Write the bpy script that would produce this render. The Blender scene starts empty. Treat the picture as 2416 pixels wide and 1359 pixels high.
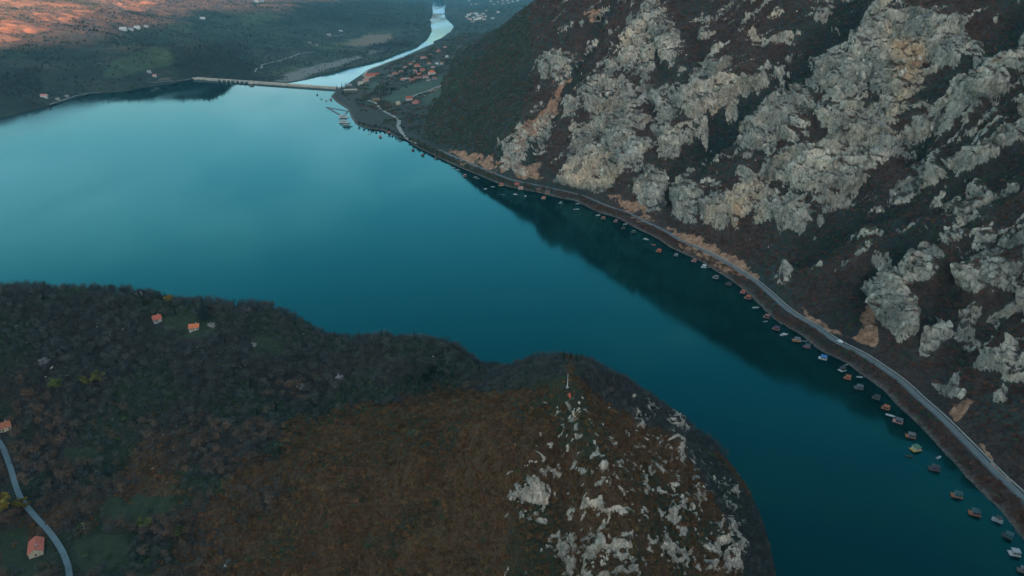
EXPOSURE = 3.1
import bpy, bmesh, math, random
import numpy as np
from mathutils import Vector, Matrix, Euler
R = math.radians
random.seed(7)
sc = bpy.context.scene
col = sc.collection

# ------------------------------------------------------------------ camera numbers
CAMH, PITCH, FPX = 320.0, R(23.4), 1725.0
CP, SP = math.cos(PITCH), math.sin(PITCH)

def ray(px, py):
    u = (px - 1208.0) / FPX; v = (py - 679.5) / FPX
    return np.array([u, CP - v * SP, -SP - v * CP])       # per unit of depth

def at_level(px, py, h):
    d = ray(px, py); t = (h - CAMH) / d[2]
    return np.array([d[0] * t, d[1] * t, h])

def to_px(X, Y, Z):
    dz = Z - CAMH
    dep = Y * CP - dz * SP
    dn = -Y * SP - dz * CP
    dep = np.where(dep < 1, 1, dep)
    return 1208 + FPX * X / dep, 679.5 + FPX * dn / dep, dep

# ------------------------------------------------------------------ noise
def _h(ix, iy, seed):
    n = (ix.astype(np.int64) * 374761393 + iy.astype(np.int64) * 668265263 + seed * 974634777) & 0xFFFFFFFF
    n = ((n ^ (n >> 13)) * 1274126177) & 0xFFFFFFFF
    n = ((n ^ (n >> 16)) * 2246822519) & 0xFFFFFFFF
    return ((n ^ (n >> 15)) & 0xFFFFFF) / float(0x1000000)

def vnoise(x, y, seed=0):
    ix = np.floor(x); iy = np.floor(y); fx = x - ix; fy = y - iy
    def g(a, b):
        an = _h(ix + a, iy + b, seed) * 2 * np.pi
        return np.cos(an) * (fx - a) + np.sin(an) * (fy - b)
    ux = fx * fx * fx * (fx * (fx * 6 - 15) + 10); uy = fy * fy * fy * (fy * (fy * 6 - 15) + 10)
    a = g(0, 0) * (1 - ux) + g(1, 0) * ux
    b = g(0, 1) * (1 - ux) + g(1, 1) * ux
    return (a * (1 - uy) + b * uy) * 1.5

def fbm(x, y, sc_, octv=4, seed=0, gain=.5):
    x = x / sc_; y = y / sc_; s = np.zeros(np.broadcast(x, y).shape); a = 1.0; t = 0
    for i in range(octv):
        s += a * vnoise(x, y, seed + i); t += a; a *= gain
        x, y = x * 1.6 + y * 1.2 + 5.3, -x * 1.2 + y * 1.6 + 1.7
    return s / t

def ridged(x, y, sc_, octv=4, seed=0, gain=.55):
    x = x / sc_; y = y / sc_; s = np.zeros(np.broadcast(x, y).shape); a = 1.0; t = 0
    for i in range(octv):
        s += a * (1 - np.abs(vnoise(x, y, seed + i)) * 1.6); t += a; a *= gain
        x, y = x * 1.6 + y * 1.2 + 5.3, -x * 1.2 + y * 1.6 + 1.7
    return s / t

def cells(x, y, sc_, seed=0):
    """returns F1, F2, random value of the nearest cell"""
    x = x / sc_; y = y / sc_; ix = np.floor(x); iy = np.floor(y)
    f1 = np.full(x.shape, 9.0); f2 = np.full(x.shape, 9.0); rv = np.zeros(x.shape)
    for a in (-1, 0, 1):
        for b in (-1, 0, 1):
            cx = ix + a + _h(ix + a, iy + b, seed); cy = iy + b + _h(ix + a, iy + b, seed + 91)
            d = np.hypot(cx - x, cy - y); r = _h(ix + a, iy + b, seed + 57)
            nearer = d < f1
            f2 = np.where(nearer, f1, np.minimum(f2, d)); rv = np.where(nearer, r, rv); f1 = np.where(nearer, d, f1)
    return f1, f2, rv

def sst(a, b, x):
    t = np.clip((x - a) / (b - a), 0, 1); return t * t * (3 - 2 * t)

def poly_dist(x, y, pts, closed=True):
    """distance to a polygon or polyline; negative inside when closed"""
    p = np.asarray(pts, float); n = len(p); d = np.full(x.shape, 1e18); ins = np.zeros(x.shape, bool)
    for i in range(n if closed else n - 1):
        ax, ay = p[i]; bx, by = p[(i + 1) % n]
        dx, dy = bx - ax, by - ay; L = dx * dx + dy * dy + 1e-9
        t = np.clip(((x - ax) * dx + (y - ay) * dy) / L, 0, 1)
        d = np.minimum(d, (x - ax - t * dx) ** 2 + (y - ay - t * dy) ** 2)
        if closed:
            c = ((ay > y) != (by > y)) & (x < (bx - ax) * (y - ay) / (by - ay + 1e-12) + ax)
            ins ^= c
    d = np.sqrt(d)
    return np.where(ins, -d, d) if closed else d

class MQ:
    """smooth surface through scattered heights"""
    def __init__(s, pts, c):
        p = np.asarray(pts, float); s.p = p; s.c = c; n = len(p)
        r = np.hypot(p[:, None, 0] - p[None, :, 0], p[:, None, 1] - p[None, :, 1])
        A = np.zeros((n + 1, n + 1)); A[:n, :n] = np.sqrt(r * r + c * c) + np.eye(n) * -.02 * c; A[n, :n] = A[:n, n] = 1
        s.w = np.linalg.solve(A, np.append(p[:, 2], 0))
    def __call__(s, X, Y):
        h = np.full(X.shape, s.w[-1])
        for (a, b, _), w in zip(s.p, s.w):
            h += w * np.sqrt((X - a) ** 2 + (Y - b) ** 2 + s.c ** 2)
        return h

# ------------------------------------------------------------------ mesh helpers
def tag(o, label=None, cat=None, group=None, kind=None):
    if label: o['label'] = label
    if cat: o['category'] = cat
    if group: o['group'] = group
    if kind: o['kind'] = kind
    return o

def link(name, me, mat=None, parent=None):
    o = bpy.data.objects.new(name, me); col.objects.link(o)
    if mat is not None: me.materials.append(mat)
    if parent is not None: o.parent = parent
    return o

def empty(name, loc, rz=0.0, s=1.0):
    o = bpy.data.objects.new(name, None); col.objects.link(o)
    o.location = loc; o.rotation_euler = (0, 0, rz); o.scale = (s, s, s); o.empty_display_size = .5
    return o

def grid_mesh(name, P, mat, attrs=None, smooth=True):
    """P: rows x cols x 3"""
    nr, nc = P.shape[:2]
    me = bpy.data.meshes.new(name)
    me.vertices.add(nr * nc); me.vertices.foreach_set('co', P.reshape(-1).astype(np.float32))
    i = np.arange(nr * nc).reshape(nr, nc)
    q = np.stack([i[:-1, :-1], i[:-1, 1:], i[1:, 1:], i[1:, :-1]], -1).reshape(-1, 4)
    me.loops.add(q.size); me.loops.foreach_set('vertex_index', q.reshape(-1).astype(np.int32))
    me.polygons.add(len(q)); me.polygons.foreach_set('loop_start', (np.arange(len(q)) * 4).astype(np.int32))
    me.polygons.foreach_set('loop_total', np.full(len(q), 4, np.int32))
    me.polygons.foreach_set('use_smooth', np.full(len(q), smooth))
    me.update(calc_edges=True)
    for k, v in (attrs or {}).items():
        a = me.attributes.new(k, 'FLOAT', 'POINT'); a.data.foreach_set('value', v.reshape(-1).astype(np.float32))
    o = link(name, me, mat)
    return o

class MB:
    """collects shapes, built as ONE mesh"""
    def __init__(s): s.v = []; s.f = []; s.sm = []
    def add(s, vs, fs, smooth=False):
        b = len(s.v); s.v += [tuple(v) for v in vs]; s.f += [tuple(b + i for i in f) for f in fs]; s.sm += [smooth] * len(fs); return s
    def box(s, x0, x1, y0, y1, z0, z1, tx=0, ty=0):
        vs = [(x0, y0, z0), (x1, y0, z0), (x1, y1, z0), (x0, y1, z0), (x0 + tx, y0 + ty, z1), (x1 - tx, y0 + ty, z1), (x1 - tx, y1 - ty, z1), (x0 + tx, y1 - ty, z1)]
        return s.add(vs, [(0, 3, 2, 1), (4, 5, 6, 7), (0, 1, 5, 4), (1, 2, 6, 5), (2, 3, 7, 6), (3, 0, 4, 7)])
    def gable(s, x0, x1, y0, y1, z0, z1, th=.18):
        """pitched roof, ridge along x, with thickness"""
        ym = (y0 + y1) / 2
        for sg, ya in ((1, y0), (-1, y1)):
            a = [(x0, ya, z0), (x1, ya, z0), (x1, ym, z1), (x0, ym, z1)]
            b = [(p[0], p[1], p[2] + th) for p in a]
            vs = a + b
            s.add(vs, [(0, 1, 2, 3), (4, 5, 6, 7), (0, 1, 5, 4), (1, 2, 6, 5), (2, 3, 7, 6), (3, 0, 4, 7)])
        return s
    def hip(s, x0, x1, y0, y1, z0, z1, k=.5):
        ym = (y0 + y1) / 2; e = (y1 - y0) / 2 * k * 2 * .9
        e = min(e, (x1 - x0) * .48)
        vs = [(x0, y0, z0), (x1, y0, z0), (x1, y1, z0), (x0, y1, z0), (x0 + e, ym, z1), (x1 - e, ym, z1)]
        return s.add(vs, [(0, 3, 2, 1), (0, 1, 5, 4), (1, 2, 5), (2, 3, 4, 5), (3, 0, 4)])
    def prism(s, outline, z0, z1, top=1.0):
        n = len(outline)
        cx = sum(p[0] for p in outline) / n; cy = sum(p[1] for p in outline) / n
        vs = [(x, y, z0) for x, y in outline] + [(cx + (x - cx) * top, cy + (y - cy) * top, z1) for x, y in outline]
        fs = [tuple(range(n - 1, -1, -1)), tuple(range(n, 2 * n))] + [(i, (i + 1) % n, n + (i + 1) % n, n + i) for i in range(n)]
        return s.add(vs, fs)
    def tube(s, a, b, r0, r1=None, n=6):
        r1 = r0 if r1 is None else r1
        a = Vector(a); b = Vector(b); d = (b - a).normalized()
        u = d.orthogonal().normalized(); w = d.cross(u)
        vs = []
        for p, r in ((a, r0), (b, r1)):
            for i in range(n):
                t = 2 * math.pi * i / n; vs.append(p + (u * math.cos(t) + w * math.sin(t)) * r)
        fs = [(i, (i + 1) % n, n + (i + 1) % n, n + i) for i in range(n)] + [tuple(range(n - 1, -1, -1)), tuple(range(n, 2 * n))]
        return s.add(vs, fs, False)
    def build(s, name, mat=None, parent=None):
        me = bpy.data.meshes.new(name); me.from_pydata(s.v, [], s.f)
        me.polygons.foreach_set('use_smooth', s.sm); me.update()
        return link(name, me, mat, parent)

def copy_tree(o, parent=None):
    c = o.copy(); col.objects.link(c)
    if parent is not None: c.parent = parent
    for ch in list(o.children): copy_tree(ch, c)
    return c

# ------------------------------------------------------------------ materials
def new_mat(name):
    m = bpy.data.materials.new(name); m.use_nodes = True
    nt = m.node_tree; b = nt.nodes['Principled BSDF']
    return m, nt, b

def N(nt, t, **kw):
    n = nt.nodes.new(t)
    for k, v in kw.items():
        if k[0] == '_': n.inputs[int(k[1:])].default_value = v
        else: setattr(n, k, v)
    return n

def L(nt, a, b): nt.links.new(a, b)

def rgb(c): return (c[0], c[1], c[2], 1)

def mixc(nt, fac, a, b, mode='MIX'):
    n = nt.nodes.new('ShaderNodeMix'); n.data_type = 'RGBA'; n.blend_type = mode; n.clamp_factor = True
    for sock, v in ((n.inputs[0], fac), (n.inputs[6], a), (n.inputs[7], b)):
        if isinstance(v, (int, float)): sock.default_value = v
        elif isinstance(v, (tuple, list)): sock.default_value = rgb(v)
        else: nt.links.new(v, sock)
    return n.outputs[2]

def math_(nt, op, a, b=0.0, clamp=False):
    n = nt.nodes.new('ShaderNodeMath'); n.operation = op; n.use_clamp = clamp
    for sock, v in ((n.inputs[0], a), (n.inputs[1], b)):
        if isinstance(v, (int, float)): sock.default_value = v
        else: nt.links.new(v, sock)
    return n.outputs[0]

def ramp(nt, fac, stops):
    n = nt.nodes.new('ShaderNodeValToRGB'); e = n.color_ramp.elements
    while len(e) < len(stops): e.new(.5)
    for el, (p, c) in zip(e, stops):
        el.position = p; el.color = rgb(c) if isinstance(c, tuple) else (c, c, c, 1)
    nt.links.new(fac, n.inputs[0]); return n.outputs[0]

def noise(nt, scale, detail=4, rough=.55, vec=None, stretch=None):
    n = nt.nodes.new('ShaderNodeTexNoise'); n.inputs['Scale'].default_value = scale
    n.inputs['Detail'].default_value = detail; n.inputs['Roughness'].default_value = rough
    if vec is None:
        g = nt.nodes.new('ShaderNodeNewGeometry'); vec = g.outputs['Position']
    if stretch:
        mp = nt.nodes.new('ShaderNodeMapping'); mp.inputs['Scale'].default_value = stretch
        nt.links.new(vec, mp.inputs[0]); vec = mp.outputs[0]
    nt.links.new(vec, n.inputs['Vector'])
    return n.outputs['Fac']

def attr(nt, name):
    n = nt.nodes.new('ShaderNodeAttribute'); n.attribute_name = name; return n.outputs['Fac']

def bump(nt, h, strength, dist, b):
    n = nt.nodes.new('ShaderNodeBump'); n.inputs['Strength'].default_value = strength; n.inputs['Distance'].default_value = dist
    nt.links.new(h, n.inputs['Height']); nt.links.new(n.outputs[0], b.inputs['Normal']); return n

_paint = {}
def paint(name, c, rough=.6, var=.18, scale=1.2, metallic=0.0):
    """weathered flat colour"""
    if name in _paint: return _paint[name]
    m, nt, b = new_mat(name)
    tc = nt.nodes.new('ShaderNodeTexCoord')
    f = noise(nt, scale, 5, .6, tc.outputs['Object'])
    d = tuple(x * (1 - var * 1.6) for x in c); e = tuple(min(1, x * (1 + var)) for x in c)
    L(nt, ramp(nt, f, [(.3, d), (.5, tuple(c)), (.72, e)]), b.inputs['Base Color'])
    b.inputs['Roughness'].default_value = rough; b.inputs['Metallic'].default_value = metallic
    _paint[name] = m; return m
# ================================================================== RIGHT BANK: shore bench, road shelf and limestone mountain
SH = [(3300, 2400), (2900, 1850), (2600, 1480), (2415, 1275), (2378, 1227), (2349, 1190), (2326, 1177), (2310, 1150), (2281, 1132), (2262, 1103), (2228, 1069),
      (2168, 1003), (2135, 973), (2113, 953), (2084, 920), (2040, 889), (2001, 860), (1978, 846), (1937, 830), (1902, 802), (1888, 788), (1856, 772), (1829, 756),
      (1776, 704), (1747, 678), (1718, 657), (1681, 635), (1648, 614), (1615, 600), (1578, 583), (1557, 567), (1532, 553), (1506, 542), (1462, 517), (1449, 512),
      (1411, 501), (1383, 487), (1354, 473), (1316, 467), (1301, 462), (1268, 454), (1230, 447), (1202, 442), (1162, 428), (1135, 416), (1105, 404), (1078, 392),
      (1053, 381), (1016, 363), (979, 345), (957, 329), (924, 318), (902, 307), (865, 303), (838, 293), (828, 277), (821, 259), (793, 241), (780, 227), (795, 212)]
WB = [24] * 49 + [32, 45, 75, 110, 150, 190, 220, 250, 290, 310, 330]
RB = [(822, 196, 350), (870, 164, 350), (935, 142, 330), (1000, 113, 300), (1040, 98, 280), (1062, 83, 250), (1072, 68, 250)]
S_w = [at_level(x, y, 0)[:2] for x, y in SH] + [at_level(x, y, -30)[:2] for x, y, _ in RB]
W_w = WB + [w for *_, w in RB]
S_w = np.array(S_w); W_w = np.array(W_w, float)
keep = S_w[:, 1] < 4600
S_w, W_w = S_w[keep], W_w[keep]
seg = np.hypot(*np.diff(S_w, axis=0).T); arc = np.append(0, np.cumsum(seg)); n_sh = len(SH)
arc_dam = arc[n_sh - 1]
tt = np.arange(0, arc[-1], 2.0)
Sx = np.interp(tt, arc, S_w[:, 0]); Sy = np.interp(tt, arc, S_w[:, 1]); Sw = np.interp(tt, arc, W_w)
def gsm(a, sig):
    k = int(sig * 3 / 2); w = np.exp(-.5 * (np.arange(-k, k + 1) * 2.0 / sig) ** 2); w /= w.sum()
    lo = a[0] + (a[0] - a[1:k + 1][::-1]); hi = a[-1] + (a[-1] - a[-k - 1:-1][::-1])
    return np.convolve(np.concatenate([lo, a, hi]), w, 'valid')
Bx, By = gsm(Sx, 150), gsm(Sy, 150)
tx, ty = np.gradient(Bx), np.gradient(By); tl = np.hypot(tx, ty)
Nx, Ny = ty / tl, -tx / tl                     # inland normal (to the right of the direction of travel)
Nx, Ny = gsm(Nx, 60), gsm(Ny, 60); nl = np.hypot(Nx, Ny); Nx /= nl; Ny /= nl
Fx, Fy = Sx + Nx * Sw, Sy + Ny * Sw
sF = np.where(Sw > 60, 1.0, 0.0); sF = np.clip((Sw - 40) / 80, 0, 1)
Fx = Fx * (1 - sF) + gsm(Fx, 60) * sF; Fy = Fy * (1 - sF) + gsm(Fy, 60) * sF
SSx, SSy = gsm(Sx, 5), gsm(Sy, 5)
# columns with a step that follows the distance from the viewpoint
stn = [0.0]
while stn[-1] < tt[-1] - 3:
    y = np.interp(stn[-1], tt, Sy); x = np.interp(stn[-1], tt, Sx)
    stn.append(stn[-1] + max(1.25, .0021 * math.hypot(x, y)) * (1 if y > 230 else 3))
stn = np.array(stn)
c_ = lambda a: np.interp(stn, tt, a)
cS, cF, cN, cW = np.stack([c_(SSx), c_(SSy)], 1), np.stack([c_(Fx), c_(Fy)], 1), np.stack([c_(Nx), c_(Ny)], 1), c_(Sw)
lvl = -30 * sst(arc_dam + 2, arc_dam + 30, stn)
A_ = np.interp(cF[:, 1], [1200, 1900, 2400, 2900, 3400, 3900, 4600], [1, .97, .9, .64, .5, .3, .02])
rb = np.linspace(-.06, 1, 46)
dm = np.concatenate([np.arange(1.2, 470, 1.3), np.geomspace(475, 1500, 40)])
nb = len(rb)
S_g, R_g = np.meshgrid(stn, np.arange(nb + len(dm)), indexing='xy')
rows = nb + len(dm); cols_ = len(stn)
XY = np.zeros((rows, cols_, 2)); HH = np.zeros((rows, cols_)); D_g = np.zeros((rows, cols_))
for k, r in enumerate(rb):
    w = r * cW
    XY[k] = cS + (cF - cS) * r; D_g[k] = w - cW
    bank = 6.6 * sst(0, 10.5, w) + .085 * np.maximum(0, w - 24)
    bank = bank + sst(0, 3, w) * sst(11, 7, w) * fbm(XY[k][:, 0], XY[k][:, 1], 7, 3, 19) * 1.6
    HH[k] = np.where(w < 0, w * .6 + .5 * fbm(XY[k][:, 0], XY[k][:, 1], 6, 2, 18), bank) + lvl * (1 - .8 * sst(10, 150, w))
for k, d in enumerate(dm):
    XY[nb + k] = cF + cN * d; D_g[nb + k] = d
    g = .80 * min(d, 330) + .74 * max(0, min(d, 900) - 330) + .1 * max(0, d - 900)
    foot = HH[nb - 1]
    HH[nb + k] = foot + A_ * g
W_g = np.clip(D_g, 0, None)
S2 = np.broadcast_to(stn, D_g.shape)
fade = sst(6, 60, D_g)
HH = HH + fade * (fbm(XY[..., 0], XY[..., 1], 190, 3, 11) * 34 + (ridged(S2, D_g * .45, 95, 3, 5) - .62) * 26 * sst(10, 120, D_g))
# bumpy ground on the village bench
HH = HH + sst(30, 80, np.where(D_g < 0, D_g + cW, 0)) * fbm(XY[..., 0], XY[..., 1], 70, 3, 17) * 3.0
P = np.dstack([XY, HH])
def pxof(P): return to_px(P[..., 0], P[..., 1], P[..., 2])
px, py, dep = pxof(P)
GUL = [([(2030, 10), (1930, 110), (1850, 195), (1760, 265), (1690, 300), (1640, 350), (1580, 460)], 17, 14),
       ([(1440, 0), (1395, 90), (1345, 200), (1300, 270), (1250, 380)], 9, 8),
       ([(2416, 50), (2330, 150), (2240, 220), (2200, 300), (2170, 350)], 12, 10),
       ([(2416, 380), (2330, 420), (2230, 500), (2130, 590), (2060, 690), (1990, 790)], 15, 13),
       ([(2416, 520), (2300, 610), (2240, 700), (2190, 760), (2160, 830)], 7, 8),
       ([(2416, 260), (2290, 330), (2180, 430), (2030, 500), (1900, 600)], 10, 10),
       ([(1530, 60), (1580, 200), (1545, 215), (1560, 330), (1500, 430)], 6, 7),
       ([(1650, 90), (1690, 230), (1690, 300)], 5, 6),
       ([(2416, 700), (2330, 760), (2260, 850), (2200, 960)], 7, 8)]
cut = np.zeros(D_g.shape)
for pts, dpt, wid in GUL:
    dd = poly_dist(px, py, pts, False) * dep / FPX
    dd = dd + fbm(XY[..., 0], XY[..., 1], 30, 3, 31) * 8
    cut += 2.3 * dpt * np.exp(-(dd / (wid * 1.7)) ** 2)
P[..., 2] -= cut * fade * np.clip(A_ * 1.2, 0, 1)
px, py, dep = pxof(P)

ROCK = [[(2018, 100), (2068, 60), (2123, 35), (2208, 25), (2258, 55), (2308, 110), (2273, 150), (2188, 165), (2158, 210), (2143, 250), (2098, 235), (2053, 210), (2008, 150)],
        [(1938, 160), (1988, 135), (2028, 150), (2058, 215), (2028, 240), (1978, 215), (1923, 210), (1948, 185)],
        [(1813, 235), (1853, 220), (1908, 215), (1918, 250), (1908, 300), (1878, 345), (1828, 320), (1798, 340), (1763, 360), (1758, 325), (1793, 280)],
        [(1938, 280), (2008, 260), (2098, 250), (2138, 250), (2108, 280), (2028, 305), (1958, 325)],
        [(1828, 380), (1908, 360), (1948, 340), (2018, 320), (2108, 310), (2133, 345), (2088, 385), (2058, 420), (2008, 450), (1948, 465), (1908, 465), (1883, 450), (1833, 430), (1798, 440), (1808, 395)],
        [(1743, 420), (1763, 400), (1788, 425), (1803, 465), (1783, 510), (1738, 535), (1718, 525), (1728, 475)],
        [(1668, 490), (1708, 450), (1728, 450), (1723, 520), (1693, 535), (1663, 525)],
        [(1808, 450), (1858, 480), (1913, 500), (1908, 540), (1873, 560), (1843, 525), (1783, 530), (1798, 480)],
        [(2118, 320), (2158, 280), (2203, 260), (2248, 215), (2278, 190), (2333, 160), (2415, 145), (2415, 170), (2358, 220), (2308, 235), (2248, 280), (2208, 320), (2158, 350)],
        [(2253, 395), (2308, 360), (2358, 320), (2415, 295), (2415, 330), (2358, 365), (2308, 395), (2263, 415)],
        [(2138, 425), (2188, 410), (2233, 400), (2248, 425), (2178, 465), (2138, 475), (2088, 480), (2098, 450)],
        [(2168, 600), (2203, 585), (2233, 610), (2208, 645), (2158, 680), (2143, 650)],
        [(2213, 565), (2248, 515), (2308, 490), (2358, 460), (2415, 430), (2415, 445), (2348, 490), (2283, 525), (2238, 570)],
        [(1523, 20), (1548, 15), (1588, 65), (1603, 120), (1588, 145), (1568, 135), (1548, 90), (1528, 50)],
        [(1468, 100), (1508, 45), (1513, 75), (1503, 135), (1478, 165), (1458, 150)],
        [(1513, 80), (1533, 100), (1538, 165), (1518, 190), (1508, 150)],
        [(1373, 210), (1418, 165), (1448, 130), (1458, 165), (1418, 200), (1383, 240), (1368, 250)],
        [(1403, 235), (1448, 205), (1488, 195), (1513, 250), (1528, 320), (1533, 350), (1508, 400), (1478, 415), (1443, 370), (1408, 320), (1393, 275)],
        [(1353, 300), (1393, 280), (1408, 330), (1443, 380), (1473, 415), (1433, 450), (1408, 465), (1358, 475), (1308, 460), (1313, 425), (1343, 375)],
        [(1333, 240), (1358, 235), (1373, 260), (1348, 280)],
        [(1508, 200), (1578, 210), (1598, 260), (1578, 280), (1558, 260), (1528, 240)],
        [(1553, 300), (1578, 290), (1608, 325), (1588, 375), (1563, 380)],
        [(1598, 240), (1648, 175), (1678, 165), (1728, 130), (1733, 145), (1688, 180), (1758, 190), (1803, 175), (1808, 200), (1748, 235), (1673, 260), (1638, 280)],
        [(1498, 440), (1538, 395), (1568, 405), (1573, 450), (1548, 495), (1503, 480)],
        [(1598, 440), (1633, 410), (1658, 430), (1668, 480), (1638, 515), (1598, 515), (1588, 475)],
        [(1268, 145), (1303, 125), (1363, 140), (1328, 195), (1288, 190)],
        [(1753, 95), (1773, 70), (1793, 95), (1778, 110)],
        [(1923, -10), (1968, -10), (1953, 18)],
        [(2028, 55), (2058, 15), (2088, -5), (2108, -5), (2058, 50)],
        [(1823, 675), (1853, 630), (1863, 645), (1828, 685)],
        [(2070, 715), (2108, 685), (2138, 650), (2158, 680), (2158, 730), (2153, 780), (2108, 798), (2080, 755)],
        [(2173, 800), (2228, 755), (2256, 755), (2253, 780), (2203, 825), (2188, 848)],
        [(2273, 675), (2298, 650), (2353, 625), (2416, 625), (2408, 685), (2338, 695), (2308, 710)],
        [(2333, 770), (2416, 690), (2416, 720), (2383, 745), (2348, 780)],
        [(2318, 875), (2368, 825), (2403, 810), (2398, 855), (2348, 890)],
        [(2203, 905), (2263, 880), (2283, 925), (2238, 930)],
        [(2343, 945), (2373, 925), (2373, 945), (2353, 955)]]
ROCK += [[(1185, 400), (1195, 350), (1235, 300), (1262, 330), (1225, 395), (1285, 425), (1230, 420)], [(1255, 300), (1300, 260), (1310, 300), (1290, 350)]]
SOIL = [[(1332, 186), (1345, 192), (1300, 282), (1262, 325), (1222, 378), (1195, 382), (1215, 330), (1270, 265)], [(1060, 345), (1100, 357), (1150, 393), (1090, 385)],
        [(1565, 530), (1640, 560), (1700, 590), (1780, 640), (1795, 672), (1700, 628), (1620, 592)], [(2005, 795), (2040, 722), (2072, 740), (2062, 822)],
        [(2240, 975), (2290, 930), (2312, 940), (2262, 992)], [(2290, 1035), (2320, 1060), (2400, 1155), (2380, 1155)], [(1180, 390), (1270, 395), (1290, 425), (1200, 405)],
        [(1440, 462), (1500, 480), (1560, 520), (1480, 500)], [(1880, 720), (1960, 770), (1990, 800), (1930, 770)], [(1000, 205), (1060, 188), (1010, 222)], [(1370, 30), (1415, 20), (1405, 48)],
        [(1120, 380), (1195, 375), (1225, 398), (1150, 398)]]
wx = px + fbm(S2, D_g, 30, 5, 41, .62) * 60; wy = py + fbm(S2, D_g, 30, 5, 45, .62) * 60
def pmask(polys, soft, x, y):
    out = np.zeros(x.shape)
    for p in polys:
        q = np.array(p); box = (x > q[:, 0].min() - soft * 3) & (x < q[:, 0].max() + soft * 3) & (y > q[:, 1].min() - soft * 3) & (y < q[:, 1].max() + soft * 3)
        if box.any():
            dd = poly_dist(x[box], y[box], p); out[box] = np.maximum(out[box], 1 - sst(-soft, soft, dd))
    return out
front = dep > 60
rock = pmask(ROCK, 9, px + (wx - px) * .6, py + (wy - py) * .6)
def parea(p): q = np.array(p, float); return abs(np.dot(q[:, 0], np.roll(q[:, 1], 1)) - np.dot(q[:, 1], np.roll(q[:, 0], 1))) / 2
bulge = pmask([p for p in ROCK if parea(p) > 3800], 42, px, py) * sst(4, 40, D_g)
fringe = pmask(ROCK, 34, wx, wy) * sst(2, 10, D_g)
soil = pmask(SOIL, 9, px + (wx - px) * .6, py + (wy - py) * .6)
# unseen continuation of the same cliffs
off = (px > 2416) | (py < 0) | (px < 900)
rock = np.where(off, sst(.0, .25, fbm(S2, D_g * .8, 120, 4, 77)) * A_, rock)
# small scattered outcrops between the big ones
sm_ = sst(.16, .34, fbm(S2, D_g * .8, 30, 4, 79)) * sst(14, 60, D_g)
left_dim = sst(1180, 1400, px)
streak = sst(.70, .84, ridged(S2 + D_g * .75 + fbm(S2, D_g, 20, 3, 93) * 8, D_g * .22, 26, 4, 95, .55)) * sst(-.08, .18, fbm(S2, D_g * .8, 70, 3, 97)) * sst(14, 50, D_g) * sst(1380, 1560, px)
rock = np.maximum(rock, np.maximum(sm_ * .6, streak * .75 * (1 - np.clip(cut / 26, 0, 1))) * left_dim)
rock *= sst(2, 10, D_g) * (A_ > .3) * (1 - soil * .6)
# normals of the smooth base
def normals(P):
    a = np.gradient(P, axis=0); b = np.gradient(P, axis=1)
    n = np.cross(b, a); n /= np.linalg.norm(n, axis=2, keepdims=True) + 1e-9
    return np.where(n[..., 2:3] < 0, -n, n)
Nn = normals(P)
wS = S2 + fbm(S2, D_g, 14, 3, 51) * 9; wD = D_g * 1.25 + fbm(S2, D_g, 14, 3, 55) * 9
dip = .55                                      # beds lean: ribs run slantwise down the face
rs_ = wS + wD * dip
r1 = ridged(rs_, wD * .30, 46, 3, 61, .5); r2 = ridged(rs_ + 40, wD * .34, 19, 4, 62, .55); r3 = ridged(wS, wD * .55, 7.5, 3, 64, .6)
f1, f2, rv = cells(rs_, wD * .38, 13, 3)
g1, g2, rg = cells(wS, wD * .6, 4.4, 8)
led = wD / 15 + fbm(S2, D_g, 45, 3, 66) * 2.2; led = led - np.floor(led)          # stepped ledges
crag = (r1 - .55) * 32 + (r2 - .55) * 24 + (r3 - .55) * 11 + (rv - .4) * 8 - 2.5 * sst(.16, 0, f2 - f1) + (rg - .4) * 3.6 + (sst(0, .75, led) * sst(1, .8, led) - .5) * 3.2 + fbm(S2, D_g, 3.2, 3, 63) * 1.2
disp = bulge * 11 + rock * (crag * .85 + 3.0) + fade * (1 - rock) * fbm(S2, D_g, 11, 4, 65) * 1.1
disp += sst(1, 6, D_g) * soil * (ridged(S2, D_g * .2, 6, 3, 71) - .6) * 1.2 - sst(1, 6, D_g) * soil * 1.2
disp *= np.where(D_g > 480, .3, 1)
P = P + Nn * disp[..., None]
Nf = normals(P)
px, py, dep = pxof(P)
steep = 1 - Nf[..., 2]
down = np.gradient(P[..., 2], axis=0)
fine = fbm(S2, D_g, 6, 4, 81)
rockv = np.clip(rock ** .6 * sst(.12, .36, steep + fine * .18 + (r1 - .6) * .25 + (r2 - .6) * .2), 0, 1)
rockv = np.maximum(rockv, .8 * streak * sst(-.1, .2, fine))
rockv = np.maximum(rockv, .85 * fringe * sst(.05, .3, fbm(S2, D_g, 8, 4, 83) + (r2 - .6) * .5))
rockv = np.maximum(rockv, sst(.40, .58, steep + fine * .1) * sst(3, 10, D_g) * .7 * (rock > .05))
warm = sst(.05, .4, fbm(S2, D_g * .25, 60, 4, 85)) * .6 + .75 * pmask([[(2090, 60), (2170, 90), (2200, 200), (2120, 250), (2090, 170)], [(1720, 470), (1800, 440), (1810, 520), (1740, 540)], [(1320, 380), (1440, 360), (1500, 430), (1330, 450)]], 18, px, py)
stain = pmask([[(2105, 90), (2185, 105), (2165, 190), (2140, 200), (2120, 160)], [(1722, 480), (1750, 470), (1750, 535), (1725, 535)], [(2250, 655), (2265, 660), (2258, 690)]], 9, px + fine * 18, py) * .8
green = sst(-.02, .3, fbm(XY[..., 0], XY[..., 1], 130, 3, 91) + .5 * sst(1400, 1100, px)) 
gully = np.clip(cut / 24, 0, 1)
WR = D_g + cW[None, :]
M_P, M_px, M_py, M_dep, M_rock, M_soil, M_D, M_gul = P, px, py, dep, rockv, soil, D_g, gully
M_shelf = (WR > 10) & (WR < 26)
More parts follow.
